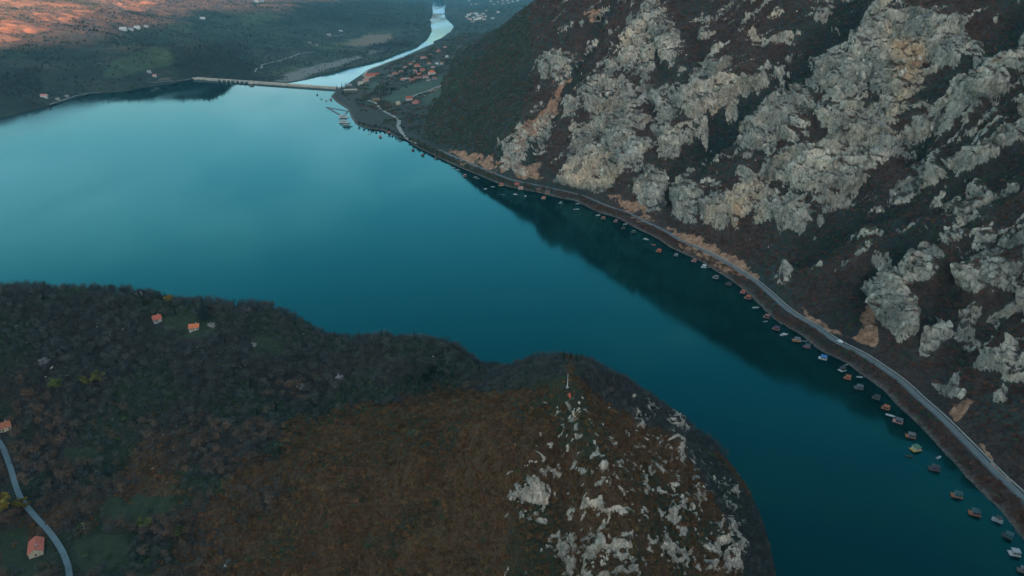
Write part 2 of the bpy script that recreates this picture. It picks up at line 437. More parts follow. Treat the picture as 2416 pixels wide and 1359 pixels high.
mmead = pmask([[(900, 232), (930, 215), (1000, 190), (1045, 178), (1050, 196), (990, 225), (930, 245)], [(860, 205), (890, 190), (900, 200), (870, 215)], [(985, 240), (1060, 195), (1090, 182), (1095, 196), (1010, 245)], [(1000, 150), (1040, 140), (1050, 155), (1010, 165)]], 5, px, py) * (px < 1150)
def pick(x, y):
    """the nearest visible spot of the right bank under a pixel"""
    for tol in (1.5, 3, 6, 12, 30):
        m = (np.abs(M_px - x) < tol) & (np.abs(M_py - y) < tol) & (M_dep > 50)
        if m.any():
            i = np.argmin(np.where(m, M_dep, 1e9)); return P.reshape(-1, 3)[i].copy()
    raise ValueError((x, y))

# ================================================================== FAR COUNTRY: one sheet to the horizon
LS = [(-420, 545), (-200, 390), (-90, 312), (0, 279), (50, 268), (97, 257), (150, 240), (206, 223), (282, 217), (338, 207), (400, 198), (455, 188)]
LSw = [tuple(at_level(x, y, 0)[:2]) for x, y in LS]
dam_l, dam_r = at_level(452, 187, 0)[:2], at_level(803, 211.5, 0)[:2]
lake = [tuple(p) for p in np.stack([SSx, SSy], 1)[(tt < arc_dam) & (np.arange(len(tt)) % 8 == 0)]]
lake = lake + [tuple(dam_r), tuple(dam_l)] + LSw[::-1] + [(-1500, 300), (-1700, -900), (-500, -2600), (500, -2600), (420, -800)]
RL = [(600, 201), (690, 195), (735, 186), (800, 169), (855, 155), (905, 142), (945, 126), (985, 111), (1008, 92), (1017, 75), (1016, 60), (1014, 44), (1020, 30), (1019, 16), (1020, 0), (1018, -8)]
RR = [(800, 207), (822, 193), (872, 161), (935, 139), (1000, 110), (1040, 95), (1062, 80), (1072, 66), (1062, 52), (1052, 40), (1050, 25), (1053, 12), (1043, 2), (1040, -8)]
RLw = [tuple(at_level(x, y, -30)[:2]) for x, y in RL]; RRw = [tuple(at_level(x, y, -30)[:2]) for x, y in RR]
river = RLw + RRw[::-1]
FC = [(x, y, .5) for x, y in LS]
FC += [(0, 200, 48), (0, 110, 104), (200, 104, 100), (300, 75, 100), (430, 55, 80), (0, 50, 160), (0, 0, 208), (150, 0, 200), (250, 40, 150), (330, 0, 176), (450, 0, 128),
       (200, 160, 52), (120, 215, 14), (400, 120, 62), (380, 165, 30), (540, 130, 58), (560, 60, 78), (640, 100, 12), (700, 30, 92), (820, 0, 84), (880, 40, 40), (640, 10, 110), (600, 160, -8),
       (460, 180, 8), (520, 183, 2), (560, 186, -18), (640, 170, -20), (700, 140, -21), (870, 100, -21), (800, 70, -4), (950, 80, -22), (975, 30, 2), (750, 175, -26), (1000, 60, -24),
       (1100, 60, -20), (1130, 40, -18), (1180, 20, -14), (1220, 5, -8), (1090, 10, -22)]
fpts = []
for x, y, h in FC: p = at_level(x, y, h); fpts.append((p[0], p[1], h))
fpts += [(-7000, 7000, 620), (-4500, 6500, 420), (-5500, 3500, 520), (-4000, 1500, 380), (-3000, 300, 220), (-2200, -1200, 250), (-2600, 2800, 235), (-3300, 4200, 330), (-1700, 6500, 190),
         (-1500, 11000, 120), (-4000, 12000, 700), (0, 14000, 620), (2500, 11000, 560), (400, 7500, 60), (1800, 6500, 520), (3200, 3500, 640), (900, 4800, 140), (3500, 0, 600), (1800, -2500, 500),
         (-600, 9500, -20), (0, -5000, 420), (-3500, -4500, 250), (200, 5800, 5), (-14000, 10000, 900), (14000, 12000, 900), (-14000, -10000, 800), (14000, -10000, 800), (0, 17000, 800)]
far_s = MQ(fpts, 130)
def far_h(X, Y, detail=True):
    X = np.asarray(X, float); Y = np.asarray(Y, float)
    h = far_s(X, Y)
    if detail:
        k = sst(1200, 2500, np.hypot(X, Y))
        up = sst(-15, 60, h)
        h = h + k * (fbm(X, Y, 420, 4, 101) * 34 * up + (ridged(X, Y, 260, 3, 105) - .6) * 16 * up + fbm(X, Y, 60, 3, 109) * (1.5 + 3 * up))
    q = .974 * X + .225 * Y                    # unseen range added behind the viewpoint to block the low sun from the valley
    h = h + 620 * sst(-1050, -650, q + fbm(X, Y, 500, 3, 115) * 160) * np.exp(-((Y + 3300 + .1 * X) / 800) ** 2) * (1 + .18 * fbm(X, Y, 600, 4, 117))
    dl = poly_dist(X, Y, lake)
    land = np.clip(dl, 0, None)
    dsl = poly_dist(X, Y, LSw, False)
    keepup = np.minimum(dsl * .3 + .3, 5)
    h = np.where((dl > 0) & (dsl < 60) , np.maximum(h, keepup), h)
    h = np.where(dl < 0, -np.minimum(18, .4 * -dl + .4), h)
    dr = poly_dist(X, Y, river)
    h = np.where(dr < 0, -36, np.where(dl > 6, np.maximum(h, -29.4 + np.minimum(dr * .05, 4)), h))
    return h
an = np.concatenate([np.linspace(-180, -62, 90)[:-1], np.linspace(-62, 42, 900)[:-1], np.linspace(42, 180, 90)])
rr = np.concatenate([np.linspace(5, 1100, 50)[:-1], np.geomspace(1100, 11500, 760)[:-1], np.geomspace(11500, 17000, 30)])
AN, RRg = np.meshgrid(R(1) * an, rr)
GX, GY = RRg * np.sin(AN), RRg * np.cos(AN)
GH = far_h(GX, GY)
# stay well below the right bank's own mesh
Fd = np.stack([Fx, Fy], 1)[::20]
cut_poly = [tuple(p) for p in np.stack([SSx, SSy], 1)[::20]] + [tuple((cF + cN * 1450)[-1])] + [tuple(p) for p in (cF + cN * 1450)[::-15]]
dcp = poly_dist(GX, GY, cut_poly)
zone = np.where(GY < 4100, 26.0, 0.0) * sst(4600, 4100, GY)
GH = np.where((dcp < zone) & (GY < 4400), np.minimum(GH, -50), GH)
def hit_far(x, y):
    d = ray(x, y)
    t = np.geomspace(1000, 12000, 1400)
    h = far_h(d[0] * t, d[1] * t)
    z = CAMH + d[2] * t
    i = np.argmax(z < h) if (z < h).any() else len(t) - 1
    i = max(i, 1); a = (z[i - 1] - h[i - 1]) / ((z[i - 1] - h[i - 1]) - (z[i] - h[i]) + 1e-9)
    T = t[i - 1] + (t[i] - t[i - 1]) * a
    return np.array([d[0] * T, d[1] * T, float(far_h(np.array([d[0] * T]), np.array([d[1] * T]))[0])])

# ================================================================== NEAR HILL: spur with the viewpoint
HC = [(-300, 700, 85), (0, 692, 82), (100, 684, 83), (200, 686, 84), (300, 692, 82), (400, 708, 80), (480, 722, 76), (560, 726, 74), (640, 735, 68), (690, 752, 58), (740, 778, 44), (785, 812, 30),
      (830, 806, 46), (880, 797, 60), (950, 797, 68), (1030, 812, 66), (1090, 838, 58), (1135, 862, 50), (1190, 866, 58), (1260, 858, 84), (1340, 836, 106), (1400, 852, 98),
      (1460, 895, 76), (1520, 942, 56), (1590, 985, 33), (1650, 1040, 22), (1690, 1078, 17), (1730, 1140, 14), (1765, 1205, 11), (1795, 1280, 8), (1818, 1359, 6),
      (1340, 915, 112), (1340, 880, 109), (1240, 930, 100), (1150, 950, 82), (1000, 1050, 80), (800, 1150, 68), (600, 1250, 56), (400, 1359, 44), (900, 1359, 56), (1100, 1250, 75),
      (1240, 1200, 86), (1400, 1200, 92), (1400, 1050, 102), (1500, 1359, 74), (1300, 1359, 72), (1500, 1000, 84), (1520, 970, 78), (1600, 1075, 72), (1650, 1180, 66), (1735, 1300, 50), (1620, 1300, 70), (1500, 1150, 90),
      (88, 1298, 40), (20, 1090, 46), (150, 1330, 40), (300, 1200, 44), (400, 1000, 55), (600, 1000, 56), (700, 900, 52), (0, 850, 76), (200, 950, 60), (0, 1000, 52), (1000, 930, 56), (850, 930, 54),
      (460, 775, 74), (370, 760, 76), (600, 850, 66), (880, 860, 62), (1000, 860, 64), (300, 800, 76), (150, 780, 80), (1100, 900, 62)]
hpts = []
for x, y, h in HC: p = at_level(x, y, h); hpts.append((p[0], p[1], h))
# far flank of the spur, falling into the lake
for x, y, h, dr_, h2 in [(-300, 700, 85, 130, -20), (0, 692, 82, 125, -20), (100, 684, 83, 125, -20), (200, 686, 84, 125, -20), (300, 692, 82, 120, -20), (400, 708, 80, 120, -20), (560, 726, 74, 110, -20), (690, 752, 58, 90, -20), (785, 812, 30, 60, -20),
                         (880, 797, 60, 95, -20), (950, 797, 68, 100, -20), (1030, 812, 66, 100, -20), (1135, 862, 50, 90, -20), (1190, 866, 58, 110, -20), (1260, 858, 84, 130, -22), (1340, 836, 106, 140, -25), (1400, 852, 98, 130, -25)]:
    p = at_level(x, y, h); q = np.array([p[0], p[1]]); q = q * (1 + dr_ / np.hypot(*q)); hpts.append((q[0], q[1], h2))
for x, y, h in [(1520, 942, 0), (1590, 985, 0), (1690, 1078, 0), (1765, 1205, 0), (1818, 1359, 0)]:
    p = at_level(x, y, 0); hpts.append((p[0] + 22, p[1] + 18, -14)); hpts.append((p[0] + 90, p[1] + 60, -40))
hpts += [(160, 200, -15), (150, 260, -10), (110, 210, 30), (60, 150, 60), (-80, 150, 62), (-250, 150, 50), (-420, 200, 60), (-520, 350, 70), (-650, 500, 80), (-600, 650, -20), (-900, 400, 90), (-100, 0, 80), (-500, -100, 110), (100, 0, 30), (200, 50, -30),
         (230, 400, -60), (150, 600, -60), (-100, 760, -70), (-400, 800, -70), (-800, 750, -60), (-1200, 100, 120), (-1000, -400, 150), (-200, -400, 120), (250, -300, -30)]
hill_s = MQ(hpts, 22)
HXa = np.concatenate([np.linspace(-1150, -500, 60)[:-1], np.arange(-500, 240, 1.2)])
HYa = np.concatenate([np.linspace(-350, 150, 50)[:-1], np.arange(150, 760, 1.2)])
HX, HY = np.meshgrid(HXa, HYa)
Hh = hill_s(HX, HY)
wet = sst(2, 14, Hh)
Hh += wet * ((ridged(HX + HY * .25, HY * .3, 60, 3, 203) - .62) * 9 * sst(-180, -60, HX) + fbm(HX, HY, 70, 3, 201) * 6 + fbm(HX, HY, 18, 4, 205) * 2.0 + (ridged(HX, HY, 48, 3, 209) - .62) * 5)
HP = np.dstack([HX, HY, Hh])
hpx, hpy, hdep = pxof(HP)
z_ = lambda pts: [(1150 + a / 2.431, 800 + b / 2.431) for a, b in pts]
HROCK = [z_(p) for p in [[(170, 830), (290, 830), (320, 1000), (260, 1080), (190, 1040), (140, 940)], [(510, 880), (640, 930), (740, 1000), (700, 1030), (540, 980)], [(440, 1090), (640, 1100), (800, 1160), (870, 1400), (520, 1400), (400, 1250)],
         [(1330, 1070), (1440, 1150), (1460, 1280), (1390, 1400), (1240, 1300), (1280, 1180)], [(1010, 870), (1180, 900), (1270, 960), (1250, 1010), (1060, 1010)], [(930, 620), (1090, 630), (1140, 740), (1110, 790), (1040, 700)],
         [(830, 420), (945, 410), (935, 580), (870, 520)], [(1070, 410), (1135, 540), (1060, 560), (1010, 500)], [(1320, 770), (1400, 900), (1450, 1050), (1340, 1000)], [(970, 1100), (1160, 1110), (1170, 1330), (1040, 1260)],
         [(770, 700), (860, 720), (840, 790)], [(890, 650), (945, 680), (940, 840), (900, 800)], [(190, 750), (330, 720), (350, 750), (220, 800)], [(430, 340), (480, 370), (560, 560), (500, 560)], [(590, 760), (670, 760), (700, 900), (600, 850)], [(1240, 1180), (1300, 1190), (1290, 1300), (1230, 1300)]]]
hwx = hpx + fbm(HX, HY, 12, 3, 211) * 40; hwy = hpy + fbm(HX, HY, 12, 3, 215) * 40
RIBS = [([(1350, 930), (1385, 1020), (1420, 1110), (1450, 1200), (1490, 1380)], 6.0, 9), ([(1480, 955), (1545, 1000), (1600, 1080), (1655, 1180), (1735, 1300), (1745, 1380)], 9.0, 8), ([(1390, 930), (1480, 1020), (1545, 1130), (1600, 1260), (1640, 1380)], -6.0, 9), ([(1260, 1080), (1230, 1180), (1250, 1280)], 4.0, 7), ([(1300, 960), (1320, 1100), (1330, 1250), (1360, 1380)], -4.0, 7), ([(1340, 905), (1280, 915), (1180, 950), (1080, 1010)], 4.0, 10)]
for pts, hh, wd in RIBS:
    dd = poly_dist(hpx, hpy, pts, False) * hdep / FPX + fbm(HX, HY, 14, 3, 219) * 5
    HP[..., 2] += hh * np.exp(-np.abs(dd / wd) ** 1.5)
hrock = pmask(HROCK, 13, hwx, hwy)
hn = normals(HP)
hpx, hpy, hdep = pxof(HP)
a1, a2, ra = cells(HX + fbm(HX, HY, 9, 3, 221) * 6, HY + fbm(HX, HY, 9, 3, 225) * 6, 8.5, 23)
b1, b2, rb2 = cells(HX, HY, 3.4, 29)
hr1 = ridged(HX + HY * .3, HY * .5, 12, 4, 227, .58); hr2 = ridged(HX, HY * .7, 6, 3, 228, .6)
hcr = (hr1 - .5) * 12 + (hr2 - .5) * 6 + (ra - .4) * 4 + (rb2 - .4) * 2.6 - sst(.1, 0, a2 - a1) * 1.4
stony = hrock * sst(-.1, .12, fbm(HX, HY, 9, 3, 231) + .13)
HP = HP + hn * (stony * hcr * .85 + wet * (1 - hrock) * fbm(HX, HY, 5, 3, 235) * .6)[..., None]
hn2 = normals(HP); hsteep = 1 - hn2[..., 2]
hrockv = np.clip(stony * sst(.16, .36, hsteep + fbm(HX, HY, 3, 3, 241) * .3 + (hr1 - .62) * .45), 0, 1)
hrockv = np.maximum(hrockv, .9 * sst(.5, .62, fbm(HX, HY, 5, 4, 245) + .35 * pmask([z_([(380, 330), (1300, 620), (1330, 1359), (100, 1359), (130, 700)])], 60, hpx, hpy)))
hsteepbase = 1 - hn[..., 2]
hpx, hpy, hdep = pxof(HP)
MEAD = [[(380, 760), (440, 735), (520, 760), (510, 800), (430, 800)], [(590, 800), (660, 795), (680, 830), (610, 835)], [(230, 1180), (400, 1165), (420, 1200), (330, 1235), (250, 1215)], [(0, 1250), (60, 1240), (110, 1359), (0, 1359)], [(170, 1270), (300, 1260), (310, 1330), (190, 1350)], [(150, 1060), (240, 1050), (240, 1090), (160, 1095)]]
hmead = pmask(MEAD, 12, hpx + (hwx - hpx) * .5, hpy + (hwy - hpy) * .5)
FLANK = [[(1345, 855), (1420, 840), (1620, 985), (1790, 1200), (1850, 1400), (1745, 1400), (1745, 1290), (1660, 1150), (1610, 1050), (1480, 985), (1400, 925), (1360, 890)], [(1130, 850), (1340, 830), (1345, 895), (1220, 925), (1120, 930)]]
hflank = pmask(FLANK, 10, hpx + (hwx - hpx) * .3, hpy + (hwy - hpy) * .3)
def hill_h(x, y):
    x = np.atleast_1d(np.asarray(x, float)); y = np.atleast_1d(np.asarray(y, float))
    i = np.clip(np.searchsorted(HXa, x) - 1, 0, len(HXa) - 2); j = np.clip(np.searchsorted(HYa, y) - 1, 0, len(HYa) - 2)
    fx = np.clip((x - HXa[i]) / (HXa[i + 1] - HXa[i]), 0, 1); fy = np.clip((y - HYa[j]) / (HYa[j + 1] - HYa[j]), 0, 1)
    Z = HP[..., 2]
    return Z[j, i] * (1 - fx) * (1 - fy) + Z[j, i + 1] * fx * (1 - fy) + Z[j + 1, i] * (1 - fx) * fy + Z[j + 1, i + 1] * fx * fy
def hit_hill(x, y):
    d = ray(x, y); t = np.linspace(180, 760, 1200)
    z = CAMH + d[2] * t; h = hill_h(d[0] * t, d[1] * t)
    i = np.argmax(z < h) if (z < h).any() else len(t) - 1
    return np.array([d[0] * t[i], d[1] * t[i], h[i]])
def samp(A, x, y):
    i = np.clip(np.searchsorted(HXa, x), 0, len(HXa) - 1); j = np.clip(np.searchsorted(HYa, y), 0, len(HYa) - 1)
    return A[j, i]
# ================================================================== MATERIALS OF THE SETTING
def rock_shader(nt, scale=1.0):
    """grey to pale limestone with lichen, water streaks, cracks and dirt"""
    a = noise(nt, .022 * scale, 7, .68)
    b_ = noise(nt, .30 * scale, 7, .74, stretch=(1, 1, .45))
    c1 = ramp(nt, a, [(.30, (.17, .185, .19)), (.44, (.29, .30, .295)), (.55, (.45, .435, .41)), (.68, (.62, .58, .53))])
    c2 = ramp(nt, b_, [(.28, (.26, .28, .27)), (.43, (.70, .72, .70)), (.54, (1.0, 1.0, .98)), (.72, (1.35, 1.31, 1.25))])
    c = mixc(nt, 1.0, c1, c2, 'MULTIPLY')
    v = nt.nodes.new('ShaderNodeTexVoronoi'); v.feature = 'DISTANCE_TO_EDGE'; v.inputs['Scale'].default_value = .16 * scale
    g = nt.nodes.new('ShaderNodeNewGeometry'); mp = nt.nodes.new('ShaderNodeMapping'); mp.inputs['Scale'].default_value = (1, 1, .45); mp.inputs['Rotation'].default_value = (0, .5, .3)
    wv = nt.nodes.new('ShaderNodeTexNoise'); wv.inputs['Scale'].default_value = .12 * scale; wv.inputs['Detail'].default_value = 4; L(nt, g.outputs['Position'], wv.inputs['Vector'])
    ad = nt.nodes.new('ShaderNodeVectorMath'); ad.operation = 'MULTIPLY_ADD'; L(nt, wv.outputs['Color'], ad.inputs[0]); ad.inputs[1].default_value = (9 / scale,) * 3; L(nt, g.outputs['Position'], ad.inputs[2])
    L(nt, ad.outputs[0], mp.inputs[0]); L(nt, mp.outputs[0], v.inputs['Vector'])
    crack = ramp(nt, v.outputs['Distance'], [(.0, .35), (.035, .8), (.09, 1.0)])  # cracks darkened in the colour, painting in relief shadow
    cm = nt.nodes.new('ShaderNodeCombineColor')
    for k in range(3): L(nt, crack, cm.inputs[k])
    return mixc(nt, .8, c, cm.outputs[0], 'MULTIPLY')

def mountain_material():
    m, nt, b = new_mat('limestone_slope')
    rk = mixc(nt, 1.0, rock_shader(nt), (1.26, 1.16, 1.05), 'MULTIPLY')
    wm = attr(nt, 'warm')
    rk = mixc(nt, math_(nt, 'MULTIPLY', wm, .8), rk, mixc(nt, 1.0, rk, (1.55, 1.28, 1.06), 'MULTIPLY'))
    rk = mixc(nt, math_(nt, 'MULTIPLY', attr(nt, 'stain'), noise(nt, .22, 4, .6, stretch=(1, 1, .15))), rk, (.60, .33, .15))
    n1 = noise(nt, .018, 6, .6); n2 = noise(nt, .30, 5, .65)
    veg = ramp(nt, n1, [(.3, (.060, .045, .044)), (.5, (.076, .052, .046)), (.7, (.105, .057, .042))])
    veg = mixc(nt, math_(nt, 'MULTIPLY', attr(nt, 'green'), .8), veg, (.042, .060, .054))
    veg = mixc(nt, ramp(nt, n2, [(.36, 0.0), (.66, 1.0)]), mixc(nt, 1.0, veg, (.45, .45, .45), 'MULTIPLY'), mixc(nt, 1.0, veg, (1.25, 1.2, 1.15), 'MULTIPLY'))
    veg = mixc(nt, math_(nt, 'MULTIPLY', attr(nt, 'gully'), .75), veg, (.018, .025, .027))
    so = ramp(nt, noise(nt, .16, 8, .72, stretch=(1, 1, .5)), [(.3, (.11, .075, .055)), (.45, (.30, .155, .095)), (.58, (.50, .27, .165)), (.74, (.52, .39, .30))])
    sfac = ramp(nt, math_(nt, 'ADD', attr(nt, 'soil'), math_(nt, 'MULTIPLY', noise(nt, .16, 6, .72), .75)), [(.80, 0.0), (1.02, 1.0)])
    base = mixc(nt, sfac, veg, so)
    base = mixc(nt, math_(nt, 'MULTIPLY', attr(nt, 'stony'), .62), base, mixc(nt, 1.0, rk, (.5, .47, .44), 'MULTIPLY'))
    rf = math_(nt, 'ADD', attr(nt, 'rock'), math_(nt, 'MULTIPLY', math_(nt, 'SUBTRACT', noise(nt, .3, 7, .72), .5), 1.15))
    base = mixc(nt, ramp(nt, rf, [(.42, 0.0), (.6, 1.0)]), base, rk)
    base = mixc(nt, attr(nt, 'meadow'), base, ramp(nt, n2, [(.4, (.045, .075, .055)), (.6, (.07, .10, .07))]))
    base = mixc(nt, attr(nt, 'shore'), base, ramp(nt, noise(nt, .4, 4, .6), [(.38, (.08, .068, .06)), (.68, (.24, .20, .175))]))
    L(nt, base, b.inputs['Base Color']); b.inputs['Roughness'].default_value = .95; b.inputs['Specular IOR Level'].default_value = .15
    bump(nt, noise(nt, .4, 8, .74), 1.0, 3.2, b)
    return m

def hill_material():
    m, nt, b = new_mat('scrub_hillside')
    rk = rock_shader(nt, 2.2)
    rk = mixc(nt, 1.0, rk, (1.45, 1.28, 1.14), 'MULTIPLY')
    n1 = noise(nt, .03, 6, .6); n2 = noise(nt, .7, 5, .65)
    brown = ramp(nt, n1, [(.3, (.090, .052, .030)), (.55, (.115, .064, .034)), (.75, (.12, .080, .040))])
    grey = ramp(nt, n1, [(.3, (.034, .036, .036)), (.6, (.044, .042, .039)), (.75, (.038, .048, .032))])
    veg = mixc(nt, attr(nt, 'brown'), grey, brown)
    veg = mixc(nt, math_(nt, 'MULTIPLY', attr(nt, 'green'), .8), veg, (.028, .046, .028))
    veg = mixc(nt, ramp(nt, n2, [(.36, 0.0), (.66, 1.0)]), mixc(nt, 1.0, veg, (.5, .5, .5), 'MULTIPLY'), mixc(nt, 1.0, veg, (1.2, 1.2, 1.2), 'MULTIPLY'))
    mead = ramp(nt, noise(nt, .25, 5, .6), [(.35, (.026, .042, .026)), (.65, (.042, .056, .032))])
    base = mixc(nt, ramp(nt, math_(nt, 'ADD', attr(nt, 'meadow'), math_(nt, 'MULTIPLY', noise(nt, .3, 4, .6), .4)), [(.6, 0.0), (.8, 1.0)]), veg, mead)
    rf = math_(nt, 'ADD', attr(nt, 'rock'), math_(nt, 'MULTIPLY', math_(nt, 'SUBTRACT', noise(nt, 1.1, 7, .75), .5), 2.0))
    base = mixc(nt, ramp(nt, rf, [(.42, 0.0), (.6, 1.0)]), base, rk)
    L(nt, base, b.inputs['Base Color']); b.inputs['Roughness'].default_value = .95; b.inputs['Specular IOR Level'].default_value = .15
    bump(nt, noise(nt, .9, 7, .74), 1.0, 1.5, b)
    return m

def bare_rock_material():
    m, nt, b = new_mat('bare_limestone')
    rk = mixc(nt, 1.0, rock_shader(nt, 1.2), (1.28, 1.18, 1.06), 'MULTIPLY')
    L(nt, rk, b.inputs['Base Color']); b.inputs['Roughness'].default_value = .95; b.inputs['Specular IOR Level'].default_value = .15
    bump(nt, noise(nt, .8, 7, .74), 1.0, 1.5, b)
    return m

def ground_material():
    m, nt, b = new_mat('valley_ground')
    n1 = noise(nt, .0035, 6, .6); n2 = noise(nt, .02, 7, .7); n3 = noise(nt, .09, 5, .7)
    c = ramp(nt, n1, [(.3, (.048, .046, .040)), (.48, (.046, .060, .042)), (.6, (.058, .054, .046)), (.72, (.056, .074, .046))])
    c = mixc(nt, ramp(nt, n2, [(.5, 0.0), (.62, 1.0)]), c, (.080, .090, .066))
    c = mixc(nt, ramp(nt, noise(nt, .008, 5, .65), [(.45, 1.0), (.56, 0.0)]), c, (.024, .032, .032))
    c = mixc(nt, ramp(nt, n3, [(.4, 1.0), (.58, 0.0)]), c, (.022, .03, .024))
    c = mixc(nt, attr(nt, 'rust'), c, mixc(nt, ramp(nt, n2, [(.4, 0.0), (.6, 1.0)]), (.37, .155, .095), (.13, .08, .068)))  # warm evening sunlight on the far-left hill, painted into the ground colour
    f = attr(nt, 'field'); c = mixc(nt, f, c, (.17, .125, .095))
    c = mixc(nt, attr(nt, 'meadow'), c, ramp(nt, n2, [(.4, (.07, .11, .05)), (.6, (.10, .13, .065))]))
    c = mixc(nt, attr(nt, 'gravel'), c, (.20, .195, .18))
    c = mixc(nt, attr(nt, 'dark'), c, (.022, .028, .026))
    L(nt, c, b.inputs['Base Color']); b.inputs['Roughness'].default_value = 1.0; b.inputs['Specular IOR Level'].default_value = .1
    bump(nt, n3, 1.0, 5.0, b)
    return m

def water_material(name, deep, gloss, rough):
    """deep teal body under a mirror-like skin whose strength follows Fresnel"""
    m, nt, b = new_mat(name); nt.nodes.remove(b)
    df = N(nt, 'ShaderNodeBsdfDiffuse'); df.inputs[0].default_value = rgb(deep)
    gl = N(nt, 'ShaderNodeBsdfGlossy'); 
    fr = N(nt, 'ShaderNodeFresnel'); fr.inputs[0].default_value = 1.33
    L(nt, ramp(nt, fr.outputs[0], [(.06, gloss[0]), (.45, gloss[1])]), gl.inputs[0])
    mx = N(nt, 'ShaderNodeMixShader')
    patch = noise(nt, .0016, 4, .55, stretch=(1, .45, 1))
    lanes = noise(nt, .0045, 5, .6, stretch=(1, .22, 1))           # calm and wind-ruffled lanes
    L(nt, ramp(nt, math_(nt, 'ADD', math_(nt, 'MULTIPLY', patch, .5), math_(nt, 'MULTIPLY', lanes, .5)), [(.42, rough * .7), (.5, rough * 1.3), (.60, rough * 3.4)]), gl.inputs['Roughness'])
    bp = N(nt, 'ShaderNodeBump'); bp.inputs['Strength'].default_value = .06; bp.inputs['Distance'].default_value = .25
    L(nt, noise(nt, .35, 3, .5), bp.inputs['Height'])
    for q in (gl, fr): L(nt, bp.outputs[0], q.inputs['Normal'])
    L(nt, fr.outputs[0], mx.inputs[0]); L(nt, df.outputs[0], mx.inputs[1]); L(nt, gl.outputs[0], mx.inputs[2])
    L(nt, mx.outputs[0], nt.nodes['Material Output'].inputs[0])
    return m

mt_mat, hl_mat, gr_mat = mountain_material(), hill_material(), ground_material()
shore_a = .8 * sst(6, 1.0, np.where(WR < 0, 0, WR)) * (A_ > .5)
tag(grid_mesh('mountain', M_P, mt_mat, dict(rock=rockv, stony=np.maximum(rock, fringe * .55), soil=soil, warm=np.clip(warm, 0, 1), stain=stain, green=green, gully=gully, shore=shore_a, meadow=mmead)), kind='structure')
hd = np.hypot(HX - 30, HY - 330)
brown_a = (1 - hflank) * sst(0, 1, (fbm(HX, HY, 60, 3, 251) * .7 + sst(-190, -30, HX) * sst(470, 380, HY) * 1.1 + sst(-420, -250, HX) * sst(450, 330, HY) * .35))
green_a = sst(-.05, .25, fbm(HX, HY, 55, 3, 255) + .3 * sst(70, 20, np.hypot((HX + 90) / 1.6, HY - 470)))
tag(grid_mesh('hill', HP, hl_mat, dict(rock=hrockv, meadow=hmead, brown=brown_a, green=green_a)), kind='structure')

gx, gy, gdep = to_px(GX, GY, GH)
vis = GY > 800
gwx = gx + fbm(GX, GY, 130, 3, 261) * 14; gwy = gy + fbm(GX, GY, 130, 3, 265) * 7
def gm(polys, soft): return pmask(polys, soft, np.where(vis, gwx, -9999), gwy)
field = gm([[(795, 108), (870, 80), (925, 80), (920, 95), (860, 110)], [(375, 188), (400, 184), (398, 190), (372, 191)]], 3)
field = np.maximum(field, gm([[(0, 95), (60, 80), (240, 78), (250, 88), (160, 98)]], 3) * .3)
mead = gm([[(260, 150), (360, 108), (420, 125), (400, 150), (300, 180), (240, 185)], [(720, 110), (870, 88), (790, 120)], [(630, 178), (700, 150), (725, 160), (680, 182)], [(880, 75), (950, 66), (940, 80)], [(560, 35), (640, 25), (660, 50), (580, 60)], [(500, 85), (520, 95), (490, 100)], [(925, 225), (990, 195), (1000, 205), (940, 236)], [(400, 50), (460, 60), (440, 75), (395, 68)]], 5) * .4
dark = gm([[(400, 110), (600, 105), (600, 170), (560, 185), (470, 175), (420, 160)], [(700, 10), (1010, 0), (1010, 60), (900, 70), (840, 60), (720, 50)], [(0, 170), (100, 160), (110, 200), (0, 230)], [(850, 110), (985, 90), (980, 108), (900, 130)]], 9) * .75
gravel = gm([[(640, 192), (740, 155), (850, 130), (850, 137), (750, 170), (680, 195)], [(870, 122), (910, 112), (905, 120), (870, 130)]], 3) * .8
rust = np.clip(sst(88, 135, GH + 30 * fbm(GX, GY, 300, 3, 271)) * sst(-900, -1150, GX) * sst(2000, 2300, GY), 0, 1)  # mask for the painted sunlight high on the far-left hill
tag(grid_mesh('ground', np.dstack([GX, GY, GH]), gr_mat, dict(rust=rust, field=field, meadow=mead, dark=dark, gravel=gravel)), kind='structure')

def flat_poly(name, pts, z, mat):
    bm = bmesh.new(); vs = [bm.verts.new((p[0], p[1], z)) for p in pts]
    f = bm.faces.new(vs); bmesh.ops.triangulate(bm, faces=[f]); bmesh.ops.recalc_face_normals(bm, faces=bm.faces)
    if sum(q.normal.z for q in bm.faces) < 0: bmesh.ops.reverse_faces(bm, faces=bm.faces)
    me = bpy.data.meshes.new(name); bm.to_mesh(me); bm.free()
    return link(name, me, mat)
lk = water_material('lake_water', (.0003, .0120, .0110), ((.045, .57, .68), (.31, .46, .58)), .05)
dvec = (np.array(dam_r) - np.array(dam_l)); dvec /= np.linalg.norm(dvec); dn = np.array([-dvec[1], dvec[0]])
if dn[1] < 0: dn = -dn                                          # downstream
wp = [tuple(np.array(dam_l) - dvec * 30 + dn * 3), tuple(np.array(dam_r) + dvec * 40 + dn * 3)]
tag(flat_poly('lake', [(-2600, -2400), (1500, -2400), (1500, 900), (600, 1900), wp[1], wp[0], (-2600, 2200)], 0.0, lk), kind='structure')
rv_ = water_material('river_water', (.010, .13, .16), ((.2, .55, .7), (.44, .58, .72)), .12)
ext = lambda pts, k: pts
tag(flat_poly('river', [tuple(np.array(p) + np.array([-14 * (1 + i * .1), 0])) for i, p in enumerate(RLw)] + [tuple(np.array(p) + np.array([14, 0])) for p in RRw[::-1]], -30.0, rv_), kind='structure')

